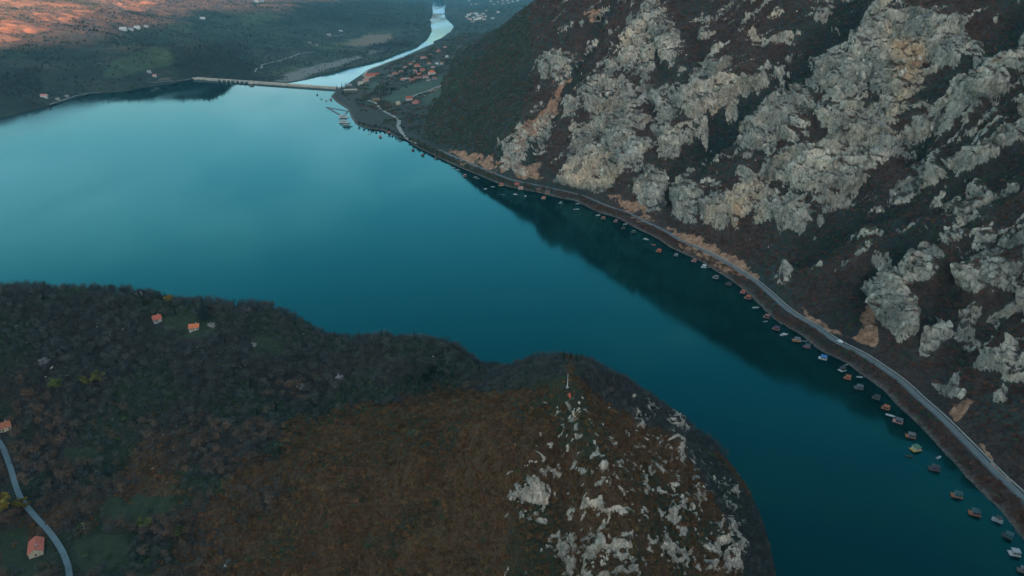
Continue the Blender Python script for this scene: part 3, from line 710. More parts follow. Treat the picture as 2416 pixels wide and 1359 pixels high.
# ================================================================== LIGHT, AIR, CAMERA
SUN_EL, SUN_AZ = 3.2, 167.0          # azimuth clockwise from +Y
def light():
    w = bpy.data.worlds.new('World'); sc.world = w; w.use_nodes = True
    nt = w.node_tree; bg = nt.nodes['Background']
    sky = nt.nodes.new('ShaderNodeTexSky'); sky.sky_type = 'NISHITA'; sky.sun_disc = False
    sky.sun_elevation = R(SUN_EL); sky.sun_rotation = R(SUN_AZ); sky.air_density = 1.0; sky.dust_density = .8; sky.ozone_density = 3.0
    # thin drifting evening cloud
    tc = nt.nodes.new('ShaderNodeTexCoord')
    mp = nt.nodes.new('ShaderNodeMapping'); mp.inputs['Scale'].default_value = (1, 1, 3.2); L(nt, tc.outputs['Generated'], mp.inputs[0])
    n = noise(nt, 2.6, 7, .55, mp.outputs[0])
    cl = ramp(nt, n, [(.47, 0.0), (.63, 1.0)])
    tint = mixc(nt, 1.0, sky.outputs[0], SKY_TINT, 'MULTIPLY')
    lum = nt.nodes.new('ShaderNodeRGBToBW'); L(nt, tint, lum.inputs[0])
    cc = nt.nodes.new('ShaderNodeCombineColor')
    for i, k in enumerate((1.9, 1.75, 1.65)): L(nt, math_(nt, 'MULTIPLY', lum.outputs[0], k), cc.inputs[i])
    out = mixc(nt, math_(nt, 'MULTIPLY', cl, .6), tint, cc.outputs[0])
    L(nt, out, bg.inputs[0]); bg.inputs[1].default_value = SKY_ST
    l = bpy.data.lights.new('sun', 'SUN'); l.energy = SUN_ST; l.angle = R(.5); l.color = (1, .60, .36)
    o = bpy.data.objects.new('sun', l); col.objects.link(o)
    d = Vector((math.sin(R(SUN_AZ)) * math.cos(R(SUN_EL)), math.cos(R(SUN_AZ)) * math.cos(R(SUN_EL)), math.sin(R(SUN_EL))))
    o.rotation_euler = d.to_track_quat('Z', 'Y').to_euler(); o.location = d * 3000
SKY_TINT = (1.5, 1.08, .74); SKY_ST = .15; SUN_ST = 5.0
light()
def air():
    m = bpy.data.materials.new('evening_haze'); m.use_nodes = True; nt = m.node_tree
    nt.nodes.remove(nt.nodes['Principled BSDF'])
    v = nt.nodes.new('ShaderNodeVolumePrincipled'); v.inputs['Color'].default_value = (.22, .74, 1.0, 1); v.inputs['Density'].default_value = HAZE; v.inputs['Anisotropy'].default_value = 0.0
    L(nt, v.outputs[0], nt.nodes['Material Output'].inputs['Volume'])
    o = MB().box(-21000, 21000, -21000, 21000, -101, 1500).build('haze', m)
    tag(o, kind='stuff')
HAZE = 3.6e-5
air()
cam = bpy.data.cameras.new('camera'); co = bpy.data.objects.new('camera', cam); col.objects.link(co)
co.location = (0, 0, CAMH); co.rotation_euler = (R(90) - PITCH, 0, 0)
cam.sensor_width = 36; cam.lens = 36 * FPX / 2416; cam.clip_start = 1; cam.clip_end = 60000
sc.camera = co
sc.view_settings.view_transform = 'Standard'; sc.view_settings.look = 'None'; sc.view_settings.exposure = EXPOSURE if 'EXPOSURE' in globals() else 0; sc.view_settings.gamma = 1
sc.render.engine = 'CYCLES'; sc.cycles.use_denoising = True; sc.cycles.max_bounces = 6; sc.cycles.diffuse_bounces = 3; sc.cycles.transparent_max_bounces = 8; sc.cycles.volume_bounces = 0
# ================================================================== PLANTS
def leaf_mat(name, cols, spread=.35, bright=1.15):
    m, nt, b = new_mat(name)
    oi = nt.nodes.new('ShaderNodeObjectInfo')
    c = ramp(nt, oi.outputs['Random'], [(i / max(1, len(cols) - 1), tuple(x * bright for x in q)) for i, q in enumerate(cols)])
    k = ramp(nt, math_(nt, 'FRACT', math_(nt, 'MULTIPLY', oi.outputs['Random'], 7.13)), [(0.0, .68), (.6, 1.0), (1.0, 1.42)])
    kc = nt.nodes.new('ShaderNodeCombineColor')
    for q in range(3): L(nt, k, kc.inputs[q])
    mm = nt.nodes.new('ShaderNodeMix'); mm.data_type = 'RGBA'; mm.blend_type = 'MULTIPLY'; mm.inputs[0].default_value = 1; L(nt, c, mm.inputs[6]); L(nt, kc.outputs[0], mm.inputs[7]); c = mm.outputs[2]
    n = noise(nt, .9, 4, .6)
    c = mixc(nt, ramp(nt, n, [(.35, 0.0), (.65, 1.0)]), mixc(nt, 1.0, c, (1 - spread,) * 3, 'MULTIPLY'), mixc(nt, 1.0, c, (1 + spread,) * 3, 'MULTIPLY'))
    L(nt, c, b.inputs['Base Color']); b.inputs['Roughness'].default_value = .9; b.inputs['Specular IOR Level'].default_value = .1
    return m
M_bark = paint('bark', (.07, .062, .055), .95, .3)
M_grey = leaf_mat('bare_twigs', [(0.043, 0.048, 0.051), (0.057, 0.058, 0.056), (0.040, 0.047, 0.050), (0.066, 0.063, 0.057), (0.048, 0.056, 0.048)])
M_umber = leaf_mat('umber_twigs', [(0.095, 0.064, 0.048), (0.077, 0.057, 0.043), (0.113, 0.069, 0.047), (0.072, 0.062, 0.043)])
M_brown = leaf_mat('withered_oak_leaves', [(0.102, 0.050, 0.024), (0.127, 0.060, 0.025), (0.084, 0.047, 0.025), (0.109, 0.064, 0.027), (0.084, 0.059, 0.028)])
M_green = leaf_mat('dull_green_leaves', [(0.031, 0.054, 0.026), (0.043, 0.069, 0.029), (0.036, 0.057, 0.033), (0.052, 0.075, 0.030)])
M_spring = leaf_mat('fresh_spring_leaves', [(.066, .078, .024), (.054, .070, .026), (.084, .082, .024)])
M_gold = leaf_mat('yellow_catkins', [(.15, .105, .020), (.13, .105, .022)])
M_white = leaf_mat('white_blossom', [(0.176, 0.169, 0.180), (0.221, 0.215, 0.211)])
M_fir = leaf_mat('fir_needles', [(.010, .020, .016), (.014, .027, .018), (.012, .022, .020)])
M_mscrub = leaf_mat('slope_scrub', [(0.100, 0.047, 0.036), (0.123, 0.053, 0.036), (0.076, 0.045, 0.031), (0.137, 0.055, 0.034), (0.068, 0.047, 0.031)])
M_fwood = leaf_mat('valley_wood', [(0.035, 0.043, 0.039), (0.050, 0.050, 0.041), (0.033, 0.043, 0.039), (0.057, 0.053, 0.044), (0.045, 0.060, 0.041)])

def tri_cloud(rng, n, cen, rad, size, lumps, up=.3, thin=.35):
    """small leaf or twig faces gathered round a number of lumps inside an ellipsoid"""
    vs, fs = [], []
    L_ = []
    for _ in range(lumps):
        v = rng.normal(size=3); v /= np.linalg.norm(v); r = rng.uniform(.45, .95) ** .6
        p = v * r; p[2] = p[2] * .9 + .05; L_.append((p, rng.uniform(.25, .48)))
    for i in range(n):
        p0, lr = L_[i % lumps]
        v = rng.normal(size=3); v /= np.linalg.norm(v)
        p = p0 + v * lr * rng.uniform(.5, 1.0)
        c = np.array(cen) + p * np.array(rad)
        s = size * rng.uniform(.6, 1.4)
        o = p + rng.normal(size=3) * .5; o[2] += up; o /= np.linalg.norm(o) + 1e-6
        a = np.cross(o, rng.normal(size=3)); a /= np.linalg.norm(a) + 1e-6
        b = np.cross(o, a); tl = rng.normal(size=3) * .35
        k = len(vs)
        vs += [tuple(c + a * s + tl * s * .3), tuple(c - a * s * .5 + b * s * (thin + .5)), tuple(c - a * s * .5 - b * s * (thin + .5)), tuple(c - a * s * .9 + o * s * .5)]
        fs += [(k, k + 1, k + 2), (k + 1, k + 3, k + 2)]
    return vs, fs

def crown_mesh(kind, seed):
    rng = np.random.default_rng(seed); mb = MB()
    if kind in ('bare', 'leafy'):
        H = 7.0
        for i in range(7):                                        # limbs
            a = i * 2.4 + rng.uniform(-.4, .4); r = rng.uniform(1.0, 2.1); z = rng.uniform(4.3, 6.6)
            mid = (math.cos(a) * r * .4, math.sin(a) * r * .4, 2.2 + z * .22)
            mb.tube((0, 0, 1.5 + .2 * i), mid, .13, .09, 4); mb.tube(mid, (math.cos(a) * r, math.sin(a) * r, z), .09, .03, 4)
        if kind == 'bare': vs, fs = tri_cloud(rng, 300, (0, 0, 4.5), (2.8, 2.7, 2.5), .27, 26, .7, -.1)
        else: vs, fs = tri_cloud(rng, 230, (0, 0, 4.3), (2.6, 2.6, 2.4), .46, 12, .3, .35)
        mb.add(vs, fs)
    elif kind == 'fir':
        for k in range(9):
            z0 = 1.0 + k * 1.05; r = 2.3 * (1 - k / 9.6) + .1; n = 11
            for i in range(n):
                a = 2 * math.pi * (i + rng.uniform(-.3, .3)) / n; rr_ = r * rng.uniform(.75, 1.12); w = .34 * (r + .5) / 2
                tip = (math.cos(a) * rr_, math.sin(a) * rr_, z0 - .35 * rr_ * rng.uniform(.5, 1.1))
                s_ = (-math.sin(a) * w, math.cos(a) * w)
                mb.add([(0, 0, z0 + 1.1), (tip[0] * .6 + s_[0], tip[1] * .6 + s_[1], z0 + .1), tip, (tip[0] * .6 - s_[0], tip[1] * .6 - s_[1], z0 + .1)], [(0, 1, 2), (0, 2, 3)])
        mb.tube((0, 0, 9.5), (0, 0, 11.3), .12, .02, 4)
    elif kind == 'bush':
        vs, fs = tri_cloud(rng, 120, (0, 0, .7), (1.35, 1.35, .8), .22, 16, .6, .1); mb.add(vs, fs)
    me = bpy.data.meshes.new('crown_' + kind); me.from_pydata(mb.v, [], mb.f); me.update()
    return me
def trunk_mesh(kind):
    mb = MB(); h = 9 if kind == 'fir' else (.5 if kind == 'bush' else 3.4)
    r = .2 if kind != 'bush' else .06
    mb.tube((0, 0, -.8), (.05, .03, h * .5), r * 1.25, r * .85, 6); mb.tube((.05, .03, h * .5), (0, 0, h), r * .85, r * .4, 6)
    me = bpy.data.meshes.new('trunk_' + kind); me.from_pydata(mb.v, [], mb.f); me.materials.append(M_bark); me.update()
    return me
_tk = {k: trunk_mesh(k) for k in ('bare', 'leafy', 'fir', 'bush')}; _tk['bare'] = _tk['leafy'] = _tk['bare']
_cr = {}
def crown(kind, mat, var):
    key = (kind, mat.name, var)
    if key not in _cr:
        me = crown_mesh(kind, 100 + var * 7 + len(kind)); me.materials.append(mat); _cr[key] = me
    return _cr[key]
def plant(name, p, kind, mat, s, label, cat='tree', group=None, var=None, rz=None, sz=None):
    var = random.randrange(4) if var is None else var
    o = empty(name, p, random.uniform(0, 6.3) if rz is None else rz)
    o.scale = (s, s, s * (sz or random.uniform(.88, 1.15)))
    tag(o, label, cat, group)
    link('trunk', _tk[kind], None, o)
    return o, link('crown', crown(kind, mat, var), None, o)

def scatter(name, pts, scl, rots, idx, protos, mat=None):
    """uncountable growth as ONE object: crowns set on points"""
    me = bpy.data.meshes.new(name); me.vertices.add(len(pts)); me.vertices.foreach_set('co', np.asarray(pts, np.float32).reshape(-1))
    for k, v, t in (('sca', scl, 'FLOAT'), ('rot', rots, 'FLOAT'), ('pick', idx, 'INT')):
        a = me.attributes.new(k, t, 'POINT'); a.data.foreach_set('value', np.asarray(v, np.float32 if t == 'FLOAT' else np.int32))
    o = link(name, me); tag(o, kind='stuff')
    ng = bpy.data.node_groups.new(name + '_growth', 'GeometryNodeTree')
    ng.interface.new_socket('Geometry', in_out='INPUT', socket_type='NodeSocketGeometry'); ng.interface.new_socket('Geometry', in_out='OUTPUT', socket_type='NodeSocketGeometry')
    nd = ng.nodes; gi, go = nd.new('NodeGroupInput'), nd.new('NodeGroupOutput')
    m2p = nd.new('GeometryNodeMeshToPoints'); iop = nd.new('GeometryNodeInstanceOnPoints'); jn = nd.new('GeometryNodeJoinGeometry')
    for pr in protos[::-1]:
        oi = nd.new('GeometryNodeObjectInfo'); oi.inputs['Object'].default_value = pr; oi.inputs['As Instance'].default_value = True
        ng.links.new(oi.outputs['Geometry'], jn.inputs[0])
    def na(nm, t):
        n = nd.new('GeometryNodeInputNamedAttribute'); n.data_type = t; n.inputs['Name'].default_value = nm; return n.outputs['Attribute']
    cx = nd.new('ShaderNodeCombineXYZ'); ng.links.new(na('rot', 'FLOAT'), cx.inputs['Z'])
    ng.links.new(gi.outputs[0], m2p.inputs[0]); ng.links.new(m2p.outputs[0], iop.inputs['Points']); ng.links.new(jn.outputs[0], iop.inputs['Instance'])
    iop.inputs['Pick Instance'].default_value = True
    ng.links.new(na('pick', 'INT'), iop.inputs['Instance Index']); ng.links.new(cx.outputs[0], iop.inputs['Rotation']); ng.links.new(na('sca', 'FLOAT'), iop.inputs['Scale'])
    ng.links.new(iop.outputs[0], go.inputs[0])
    md = o.modifiers.new('growth', 'NODES'); md.node_group = ng
    return o
rng = np.random.default_rng(5)

# ---- near hill: candidate spots on a jittered lattice
sp = 3.1
ax_, ay_ = np.meshgrid(np.arange(-640, 190, sp), np.arange(110, 740, sp))
X = (ax_ + rng.uniform(-.5, .5, ax_.shape) * sp).ravel(); Y = (ay_ + rng.uniform(-.5, .5, ax_.shape) * sp).ravel(); Z = hill_h(X, Y)
qx, qy, qd = to_px(X, Y, Z)
ok = (Z > 2.5) & (qx > -800) & (qx < 2600) & (qy < 1800)
X, Y, Z, qx, qy, qd = [a[ok] for a in (X, Y, Z, qx, qy, qd)]
T_rock, T_mead, T_brown, T_green = samp(hrockv, X, Y), samp(hmead, X, Y), samp(brown_a, X, Y), samp(green_a, X, Y)
T_st = samp(hsteepbase, X, Y)
lane_px = [(-40, 1000), (0, 1040), (18, 1082), (33, 1130), (42, 1165), (58, 1195), (85, 1222), (112, 1252), (135, 1280), (150, 1305), (160, 1332), (166, 1359), (166, 1400), (150, 1460)]
lane_w = [hit_hill(a, b) for a, b in lane_px]
HOUSE_PX = [(88, 1298), (12, 1012), (458, 777), (371, 757)]
free = poly_dist(X, Y, [(p[0], p[1]) for p in lane_w], False) > 3.6
for a, b in HOUSE_PX + [(1340, 914), (1348, 932)]:
    h_ = hit_hill(a, b + 4); free &= np.hypot(X - h_[0], Y - h_[1] + 3) > 8.5
    free &= ~((np.abs(qx - a) < 22) & (qy > b) & (qy < b + 40))
free &= (T_rock < .45)
u = rng.random(len(X))
brownish = T_brown > rng.uniform(.3, .7, len(X))
T_fl = samp(hflank, X, Y)
is_tree = free & ~brownish & (T_mead < .25) & (rng.random(len(X)) < .42 + .3 * (T_fl > .5)) & (T_st < .75)
is_bush = free & ~is_tree & ((T_mead < .25) | (rng.random(len(X)) < .16)) & (rng.random(len(X)) < np.where(brownish, .97, .7))
# bushes tucked into the rocks
is_bush |= (T_rock >= .45) & (rng.random(len(X)) < .16)

tree_i = np.where(is_tree)[0]
clump = fbm(X, Y, 38, 3, 301)
kinds = []
for i in tree_i:
    r = u[i]
    if T_green[i] > .45 and r < .72: k = 'green'
    elif r > .972 and X[i] < 10 and qy[i] < 1000: k = 'white'
    elif r > .90 and clump[i] > .06 and qy[i] > 830: k = 'spring'
    elif r > .90 and T_green[i] > .3: k = 'fir'
    elif r < .14: k = 'green'
    else: k = 'umber' if qy[i] + clump[i] * 260 > 985 and X[i] < 60 else 'bare'
    kinds.append(k)
kinds = np.array(kinds)
TK = dict(bare=('bare', M_grey), umber=('bare', M_umber), green=('leafy', M_green), white=('leafy', M_white), spring=('leafy', M_spring), fir=('fir', M_fir), gold=('leafy', M_gold))
size = {k: v for k, v in dict(bare=(.7, 1.25), umber=(.7, 1.2), green=(.55, .85), white=(.45, .7), spring=(.5, .85), fir=(.45, .8), gold=(.8, 1.1)).items()}
tsc = np.array([rng.uniform(*size[k]) for k in kinds]) * np.where(T_fl[tree_i] > .4, .55, 1)
order = np.argsort(-(tsc / qd[tree_i]) * ((qx[tree_i] > 0) & (qx[tree_i] < 2416) & (qy[tree_i] < 1359)))
solo = set()
proto = {}
WORD = dict(bare='bare grey tree', umber='bare umber brown tree', green='dull green bushy tree', white='small white blossoming tree', spring='fresh yellow green tree', fir='dark narrow fir')
def zone_of(i):
    x_, y_ = qx[i], qy[i]
    if y_ > 1150: return 'at the foot of the near hill beside the lane' if x_ < 330 else ('on the lowest slope left of the brown rocky crown' if x_ < 800 else 'on the brown slope under the rocky crown')
    if y_ > 950: return 'in the hollow above the lane' if x_ < 500 else ('on the shoulder left of the brown ridge' if x_ < 1100 else 'beside the rocky viewpoint summit')
    return 'around the red roofed hill cottages' if x_ < 700 else 'on the rounded knoll above the water'
N_SOLO = 140
for j in order[:N_SOLO]:
    i = tree_i[j]; k = kinds[j]; solo.add(j)
    lab = WORD[k] + ' ' + zone_of(i)
    o, cr = plant(dict(bare='bare_tree', umber='bare_tree', green='bushy_tree', white='blossom_tree', spring='spring_tree', fir='fir_tree')[k], (X[i], Y[i], Z[i] - .2), TK[k][0], TK[k][1], tsc[j], lab, 'tree', lab.replace('tree', 'trees').replace('narrow fir', 'narrow firs'))
    proto.setdefault(k, []).append(cr)
# trees that stand out in the photograph
def special(name, x, y, kind, mat, s, label, sz=1.0, hill=True):
    p = hit_hill(x, y); return plant(name, (p[0], p[1], p[2] - .3), kind, mat, s, label, 'tree', None, sz=sz)
g1_, gc = special('yellow_tree', 8, 1218, 'leafy', M_gold, 2.1, 'round golden yellow tree at the left edge below the lane')
special('yellow_tree', 54, 1206, 'leafy', M_gold, 1.4, 'yellow green round tree touching the left side of the lane')
special('yellow_tree', 398, 716, 'leafy', M_gold, 1.1, 'yellow green tree on the skyline above the left hill cottage')
e1, ec = special('evergreen_tree', 482, 752, 'fir', M_fir, 1.25, 'very dark broad evergreen standing behind the right hill cottage', .9)
e1.scale = (2.9, 2.9, 1.5)
special('evergreen_tree', 462, 748, 'leafy', M_grey, 1.2, 'tall dark grey tree left of the broad evergreen behind the cottage')
special('evergreen_tree', 440, 742, 'leafy', M_green, .9, 'dull green tree between the yellow skyline tree and the dark evergreen')
for (x, y, s, lb) in [(216, 690, .55, 'leftmost small pointed fir on the left ridge skyline'), (250, 691, .65, 'second small pointed fir on the left ridge skyline'), (20, 692, .8, 'tall thin fir at the left end of the ridge skyline'),
                   (1332, 848, .7, 'first dark fir from the left on the summit skyline'), (1346, 850, .75, 'second dark fir from the left on the summit skyline'), (1360, 851, .7, 'third dark fir from the left on the summit skyline'), (1372, 852, .62, 'rightmost dark fir on the summit skyline'),
                   (1258, 868, .5, 'lone small fir on the ridge left of the summit'), (890, 806, .6, 'lone fir on the crest of the rounded knoll'), (808, 815, .6, 'left dark fir where the knoll meets the left ridge'), (834, 816, .6, 'right dark fir where the knoll meets the left ridge'), (1131, 872, .55, 'small fir at the right foot of the rounded knoll')]:
    special('fir_tree', x, y, 'fir', M_fir, s * .95, lb)
for (x, y, s, lb) in [(104, 868, .9, 'large white blossoming tree on the left slope above the green thicket'), (711, 925, .8, 'white blossoming tree alone in the dark hollow'), (802, 902, .8, 'pale blossoming pair left of the dark evergreen grove'), (600, 822, .6, 'low white blossoming bush beside the hill meadow'), (112, 860, .6, 'smaller white blossoming tree touching the large one on the left slope'), (330, 703, .7, 'white blossoming tree just under the left skyline'), (586, 738, .6, 'small white blossoming tree near the right end of the left skyline'), (500, 778, .75, 'pale grey blossoming tree right of the right hill cottage')]:
    special('blossom_tree', x, y, 'leafy', M_white, s * 1.25, lb)
for (x, y, s, lb) in [(135, 925, .95, 'left fresh green tree of the thicket on the left slope'), (215, 915, 1.0, 'middle fresh green tree of the thicket on the left slope'), (238, 905, .85, 'rear fresh green tree of the thicket on the left slope'), (345, 1250, .8, 'bright green tree at the right corner of the lowest meadow'), (425, 1270, .7, 'small bright green tree on the slope right of the lowest meadow')]:
    special('spring_tree', x, y, 'leafy', M_spring, s * 1.7, lb)
for n_, (x, y) in enumerate([(945, 925), (965, 910), (985, 920), (1005, 905), (1025, 915), (1040, 900), (975, 935), (1020, 890)]):
    special('evergreen_tree', x, y, 'leafy' if n_ % 2 else 'fir', M_fir, 1.25 if n_ % 2 else .9, 'dark evergreen in the grove between the knoll and the brown ridge').__getitem__(0)['group'] = 'dark evergreen grove in the hollow'

def woods(name, sel, k, lo=None):
    ii = [j for j in range(len(tree_i)) if j not in solo and kinds[j] in sel]
    if not ii or not proto.get(k): return
    i = tree_i[ii]; pr = proto[k][:6]
    scatter(name, np.stack([X[i], Y[i], Z[i] - .2], 1), tsc[ii], rng.uniform(0, 6.3, len(ii)), rng.integers(0, len(pr), len(ii)), pr)
for k in ('bare', 'umber', 'green', 'white', 'spring', 'fir'):
    if k not in proto: proto[k] = proto['bare'] if k != 'fir' else [ec]
    woods({'bare': 'bare_woodland', 'umber': 'umber_woodland', 'green': 'green_woodland', 'white': 'blossom_woodland', 'spring': 'spring_woodland', 'fir': 'fir_woodland'}[k], (k,), k)
# scrub: a few bushes of their own give the rest their shape
def bush(name, p, mat, s, label, group=None): return plant(name, p, 'bush', mat, s, label, 'bush', group)[1]
pb, pg, pk = [], [], []
for n_, (x, y) in enumerate([(1100, 1300), (1180, 1310), (1060, 1340), (980, 1320)]):
    p = hit_hill(x, y); pb.append(bush('oak_bush', (p[0], p[1], p[2] - .1), M_brown, 1.0 + .1 * n_, 'rusty brown oak bush low on the slope left of the lowest rocks', 'rusty oak bushes on the lowest slope'))
for n_, (x, y) in enumerate([(700, 1290), (740, 1310), (560, 1330)]):
    p = hit_hill(x, y); pg.append(bush('grey_bush', (p[0], p[1], p[2] - .1), M_grey, 1.0 + .1 * n_, 'grey leafless bush at the bottom of the near wooded slope', 'grey bushes on the near slope'))
    p = hit_hill(x + 60, y - 30); pk.append(bush('green_bush', (p[0], p[1], p[2] - .1), M_green, 1.0 + .1 * n_, 'dull green bush at the bottom of the near wooded slope', 'green bushes on the near slope'))
bi = np.where(is_bush)[0]; r_ = rng.random(len(bi))
cl = np.where(brownish[bi] & (r_ < .95), 0, np.where((T_green[bi] > .4) & (r_ < .6) | (r_ > .9), 2, 1))
for c_, (nm, pr) in enumerate([('oak_scrub', pb), ('grey_scrub', pg), ('green_scrub', pk)]):
    i = bi[cl == c_]
    scatter(nm, np.stack([X[i], Y[i], Z[i] - .15], 1), rng.uniform(.6, 1.5, len(i)), rng.uniform(0, 6.3, len(i)), rng.integers(0, len(pr), len(i)), pr)
# finer second layer of oak scrub over the brown crown
m_ = (HX > -170) & (HX < 150) & (HY > 190) & (HY < 460) & (HP[..., 2] > 3) & (hrockv < .4) & (brown_a > .35)
jj = np.argwhere(m_); jj = jj[rng.random(len(jj)) < .17]
pp = HP[jj[:, 0], jj[:, 1]] + np.c_[rng.uniform(-.6, .6, (len(jj), 2)), np.full(len(jj), -.1)]
scatter('oak_thicket', pp, rng.uniform(.45, .95, len(pp)), rng.uniform(0, 6.3, len(pp)), rng.integers(0, len(pb), len(pp)), pb)

# ---- mountain: low scrub on the slopes and ledges
area = np.linalg.norm(np.cross(np.gradient(M_P, axis=0), np.gradient(M_P, axis=1)), axis=2)
inview = (M_px > -100) & (M_px < 2500) & (M_py > -90) & (M_py < 1400) & (M_dep > 50)
dens = np.where(M_rock > .5, .006, .062) * (1 - .45 * rock) * (1 - np.clip(M_soil * 1.2, 0, .93)) * sst(26, 34, WR) * (M_P[..., 2] > .5)
dens = dens + np.where((WR > 3) & (WR < 11) & (cW[None, :] < 40), .11, 0)
dens = dens * np.where(M_D < 0, (1 - mmead) * (np.hypot((M_px - 885) / 40, (M_py - 274) / 18) > .8) * np.where(cW[None, :] > 40, .75 * sst(-.08, .2, fbm(M_P[..., 0], M_P[..., 1], 50, 3, 311)) + .06, 1), 1)
dens *= np.interp(M_dep, [300, 900, 1600, 2600], [1.15, .95, .42, .2])
pm = np.where(inview, area * dens, 0); sel = np.argwhere(rng.random(pm.shape) < pm)
sp_ = M_P[sel[:, 0], sel[:, 1]]; sr = M_rock[sel[:, 0], sel[:, 1]]; sd = M_dep[sel[:, 0], sel[:, 1]]; sg = green[sel[:, 0], sel[:, 1]]; gu = M_gul[sel[:, 0], sel[:, 1]]
print('mountain scrub', len(sel), 'hill', len(bi), len(tree_i), 'thicket', len(pp))
ms, mg = [], []
for n_, (x, y) in enumerate([(1960, 640), (1900, 660), (2010, 620)]):
    p = pick(x, y); ms.append(bush('slope_bush', tuple(p - np.array([0, 0, .2])), M_mscrub, 1.3 + .15 * n_, 'brown leafless bush on the dark bare slope above the shore road', 'brown bushes on the dark slope'))
    p = pick(x + 60, y - 90); mg.append(bush('slope_bush', tuple(p - np.array([0, 0, .2])), M_green, 1.3 + .15 * n_, 'dark green bush high on the dark slope between the cliffs', 'green bushes on the dark slope'))
ssz = rng.uniform(.8, 1.7, len(sel)) * np.interp(sd, [300, 900, 1600, 2600], [.9, 1.15, 1.7, 2.3]) * np.where(sr > .5, .75, 1)
gsel = rng.random(len(sel)) < np.where(sr > .5, .6, .06 + .6 * (sp_[:, 0] < 40) + .5 * gu)
for nm, mask, pr in (('slope_scrub', ~gsel, ms), ('slope_greenery', gsel, mg)):
    i = np.where(mask)[0]
    scatter(nm, sp_[i] - np.array([0, 0, .3]), ssz[i], rng.uniform(0, 6.3, len(i)), rng.integers(0, 3, len(i)), pr)

shore_px = [(845, 297), (856, 301), (866, 302), (876, 305), (884, 305), (893, 306), (905, 309), (914, 314), (922, 318), (931, 322), (938, 326), (947, 328), (956, 330), (964, 336), (972, 341), (983, 347), (990, 351), (1000, 356), (1009, 360), (1018, 364), (1030, 371), (1042, 377)]
for n_, (x, y) in enumerate(shore_px):
    p = pick(x + 2, y - 3); plant('shore_tree', (p[0], p[1], p[2] - .4), 'leafy', [M_fwood, M_fir, M_green][n_ % 3], random.uniform(.9, 1.5), 'dark bushy tree on the waterline of the cape below the village track', 'tree', 'dark trees along the waterline of the cape')
# ---- far country: woods on the left bank and down the valley
w_ = (GY > 1200) & (gx > -80) & (gx < 1400) & (gy > -60) & (gy < 330) & (GH > -28.5) & (dcp > 30) & (GY < 9000)
w_ &= (poly_dist(GX, GY, lake) > 4) & (poly_dist(GX, GY, river) > 8)
pw = np.where(w_, .24, 0) * np.clip(1 - field - mead * .85 - gravel, .03, 1) * (.25 + 1.1 * sst(-.12, .2, fbm(GX, GY, 210, 4, 321) + dark * .3)) * (.6 + dark)
fs = np.argwhere(rng.random(pw.shape) < pw)
fp = np.stack([GX, GY, GH], 2)[fs[:, 0], fs[:, 1]]
fdist = np.hypot(fp[:, 0], fp[:, 1])
fp[:, :2] += rng.uniform(-1, 1, (len(fp), 2)) * (fdist * .0014)[:, None]
fp[:, 2] = far_h(fp[:, 0], fp[:, 1]) - .4
fp_ok = (fp[:, 2] > -29.5) & (poly_dist(fp[:, 0], fp[:, 1], lake) > 2)
fp, fdist = fp[fp_ok], fdist[fp_ok]
print('far', len(fp))
fo = []
for n_, (x, y) in enumerate([(60, 215), (330, 192), (182, 200), (260, 200)]):
    p = hit_far(x, y); o, c_r = plant('shore_tree', (p[0], p[1], p[2] - .3), 'leafy', M_fwood, 1.3 + .1 * n_, 'dark rounded tree just above the far left shore', 'tree', 'rounded trees above the far left shore'); fo.append(c_r)
scatter('valley_woodland', fp, rng.uniform(.5, 1.25, len(fp)) * np.interp(fdist, [1500, 4000, 9000], [.85, 1.25, 1.8]), rng.uniform(0, 6.3, len(fp)), rng.integers(0, len(fo), len(fp)), fo)

# ---- blocks of limestone breaking out of the slopes
rock_mat = bare_rock_material()
def block_mesh(seed):
    bm = bmesh.new(); bmesh.ops.create_icosphere(bm, subdivisions=2, radius=1.0); r2_ = np.random.default_rng(seed)
    pl = [(lambda v: v / np.linalg.norm(v))(r2_.normal(size=3)) for _ in range(11)]; off_ = r2_.uniform(.42, .85, 11)
    for v in bm.verts:
        p = np.array(v.co)
        for n_, o_ in zip(pl, off_):
            t = p @ n_ - o_
            if t > 0: p = p - n_ * t
        v.co = p * (1, .8, 1.15) + r2_.normal(size=3) * .035
    me = bpy.data.meshes.new('block'); bm.to_mesh(me); bm.free(); me.materials.append(rock_mat); return me
blocks = []
for n_, (x, y, lb) in enumerate([(1366, 952, 'first pale limestone block on the summit below the tent'), (1364, 970, 'second pale limestone block on the summit below the tent'), (1352, 974, 'third pale limestone block on the summit below the tent'), (1374, 940, 'pale limestone block right of the tent on the summit edge')]):
    p = hit_hill(x, y); o = link('boulder', block_mesh(40 + n_)); o.location = (p[0], p[1], p[2] + .2); o.scale = (1.1, 1.1, 1.0); o.rotation_euler = (.2, .1, n_); tag(o, lb, 'boulder'); blocks.append(o)
zone = pmask([z_([(380, 330), (1300, 620), (1330, 1400), (100, 1400), (130, 700)])], 60, hpx, hpy)
pr_ = np.where((HP[..., 2] > 4) & (HX > -120), .32 * hrock * sst(-.06, .12, fbm(HX, HY, 8, 3, 331)) + .007 * zone * sst(.06, .3, fbm(HX, HY, 16, 3, 335)), 0)
pr_ = np.where(np.hypot(HX - hit_hill(1345, 928)[0], HY - hit_hill(1345, 928)[1]) < 9, 0, pr_)
q_ = np.argwhere(rng.random(pr_.shape) < pr_); bp_ = HP[q_[:, 0], q_[:, 1]]
scatter('limestone_outcrop', bp_ - np.array([0, 0, .1]), np.abs(rng.normal(0, .55, len(bp_))) + .35 + .7 * (rng.random(len(bp_)) < .12), rng.uniform(0, 6.3, len(bp_)), rng.integers(0, 4, len(bp_)), blocks)
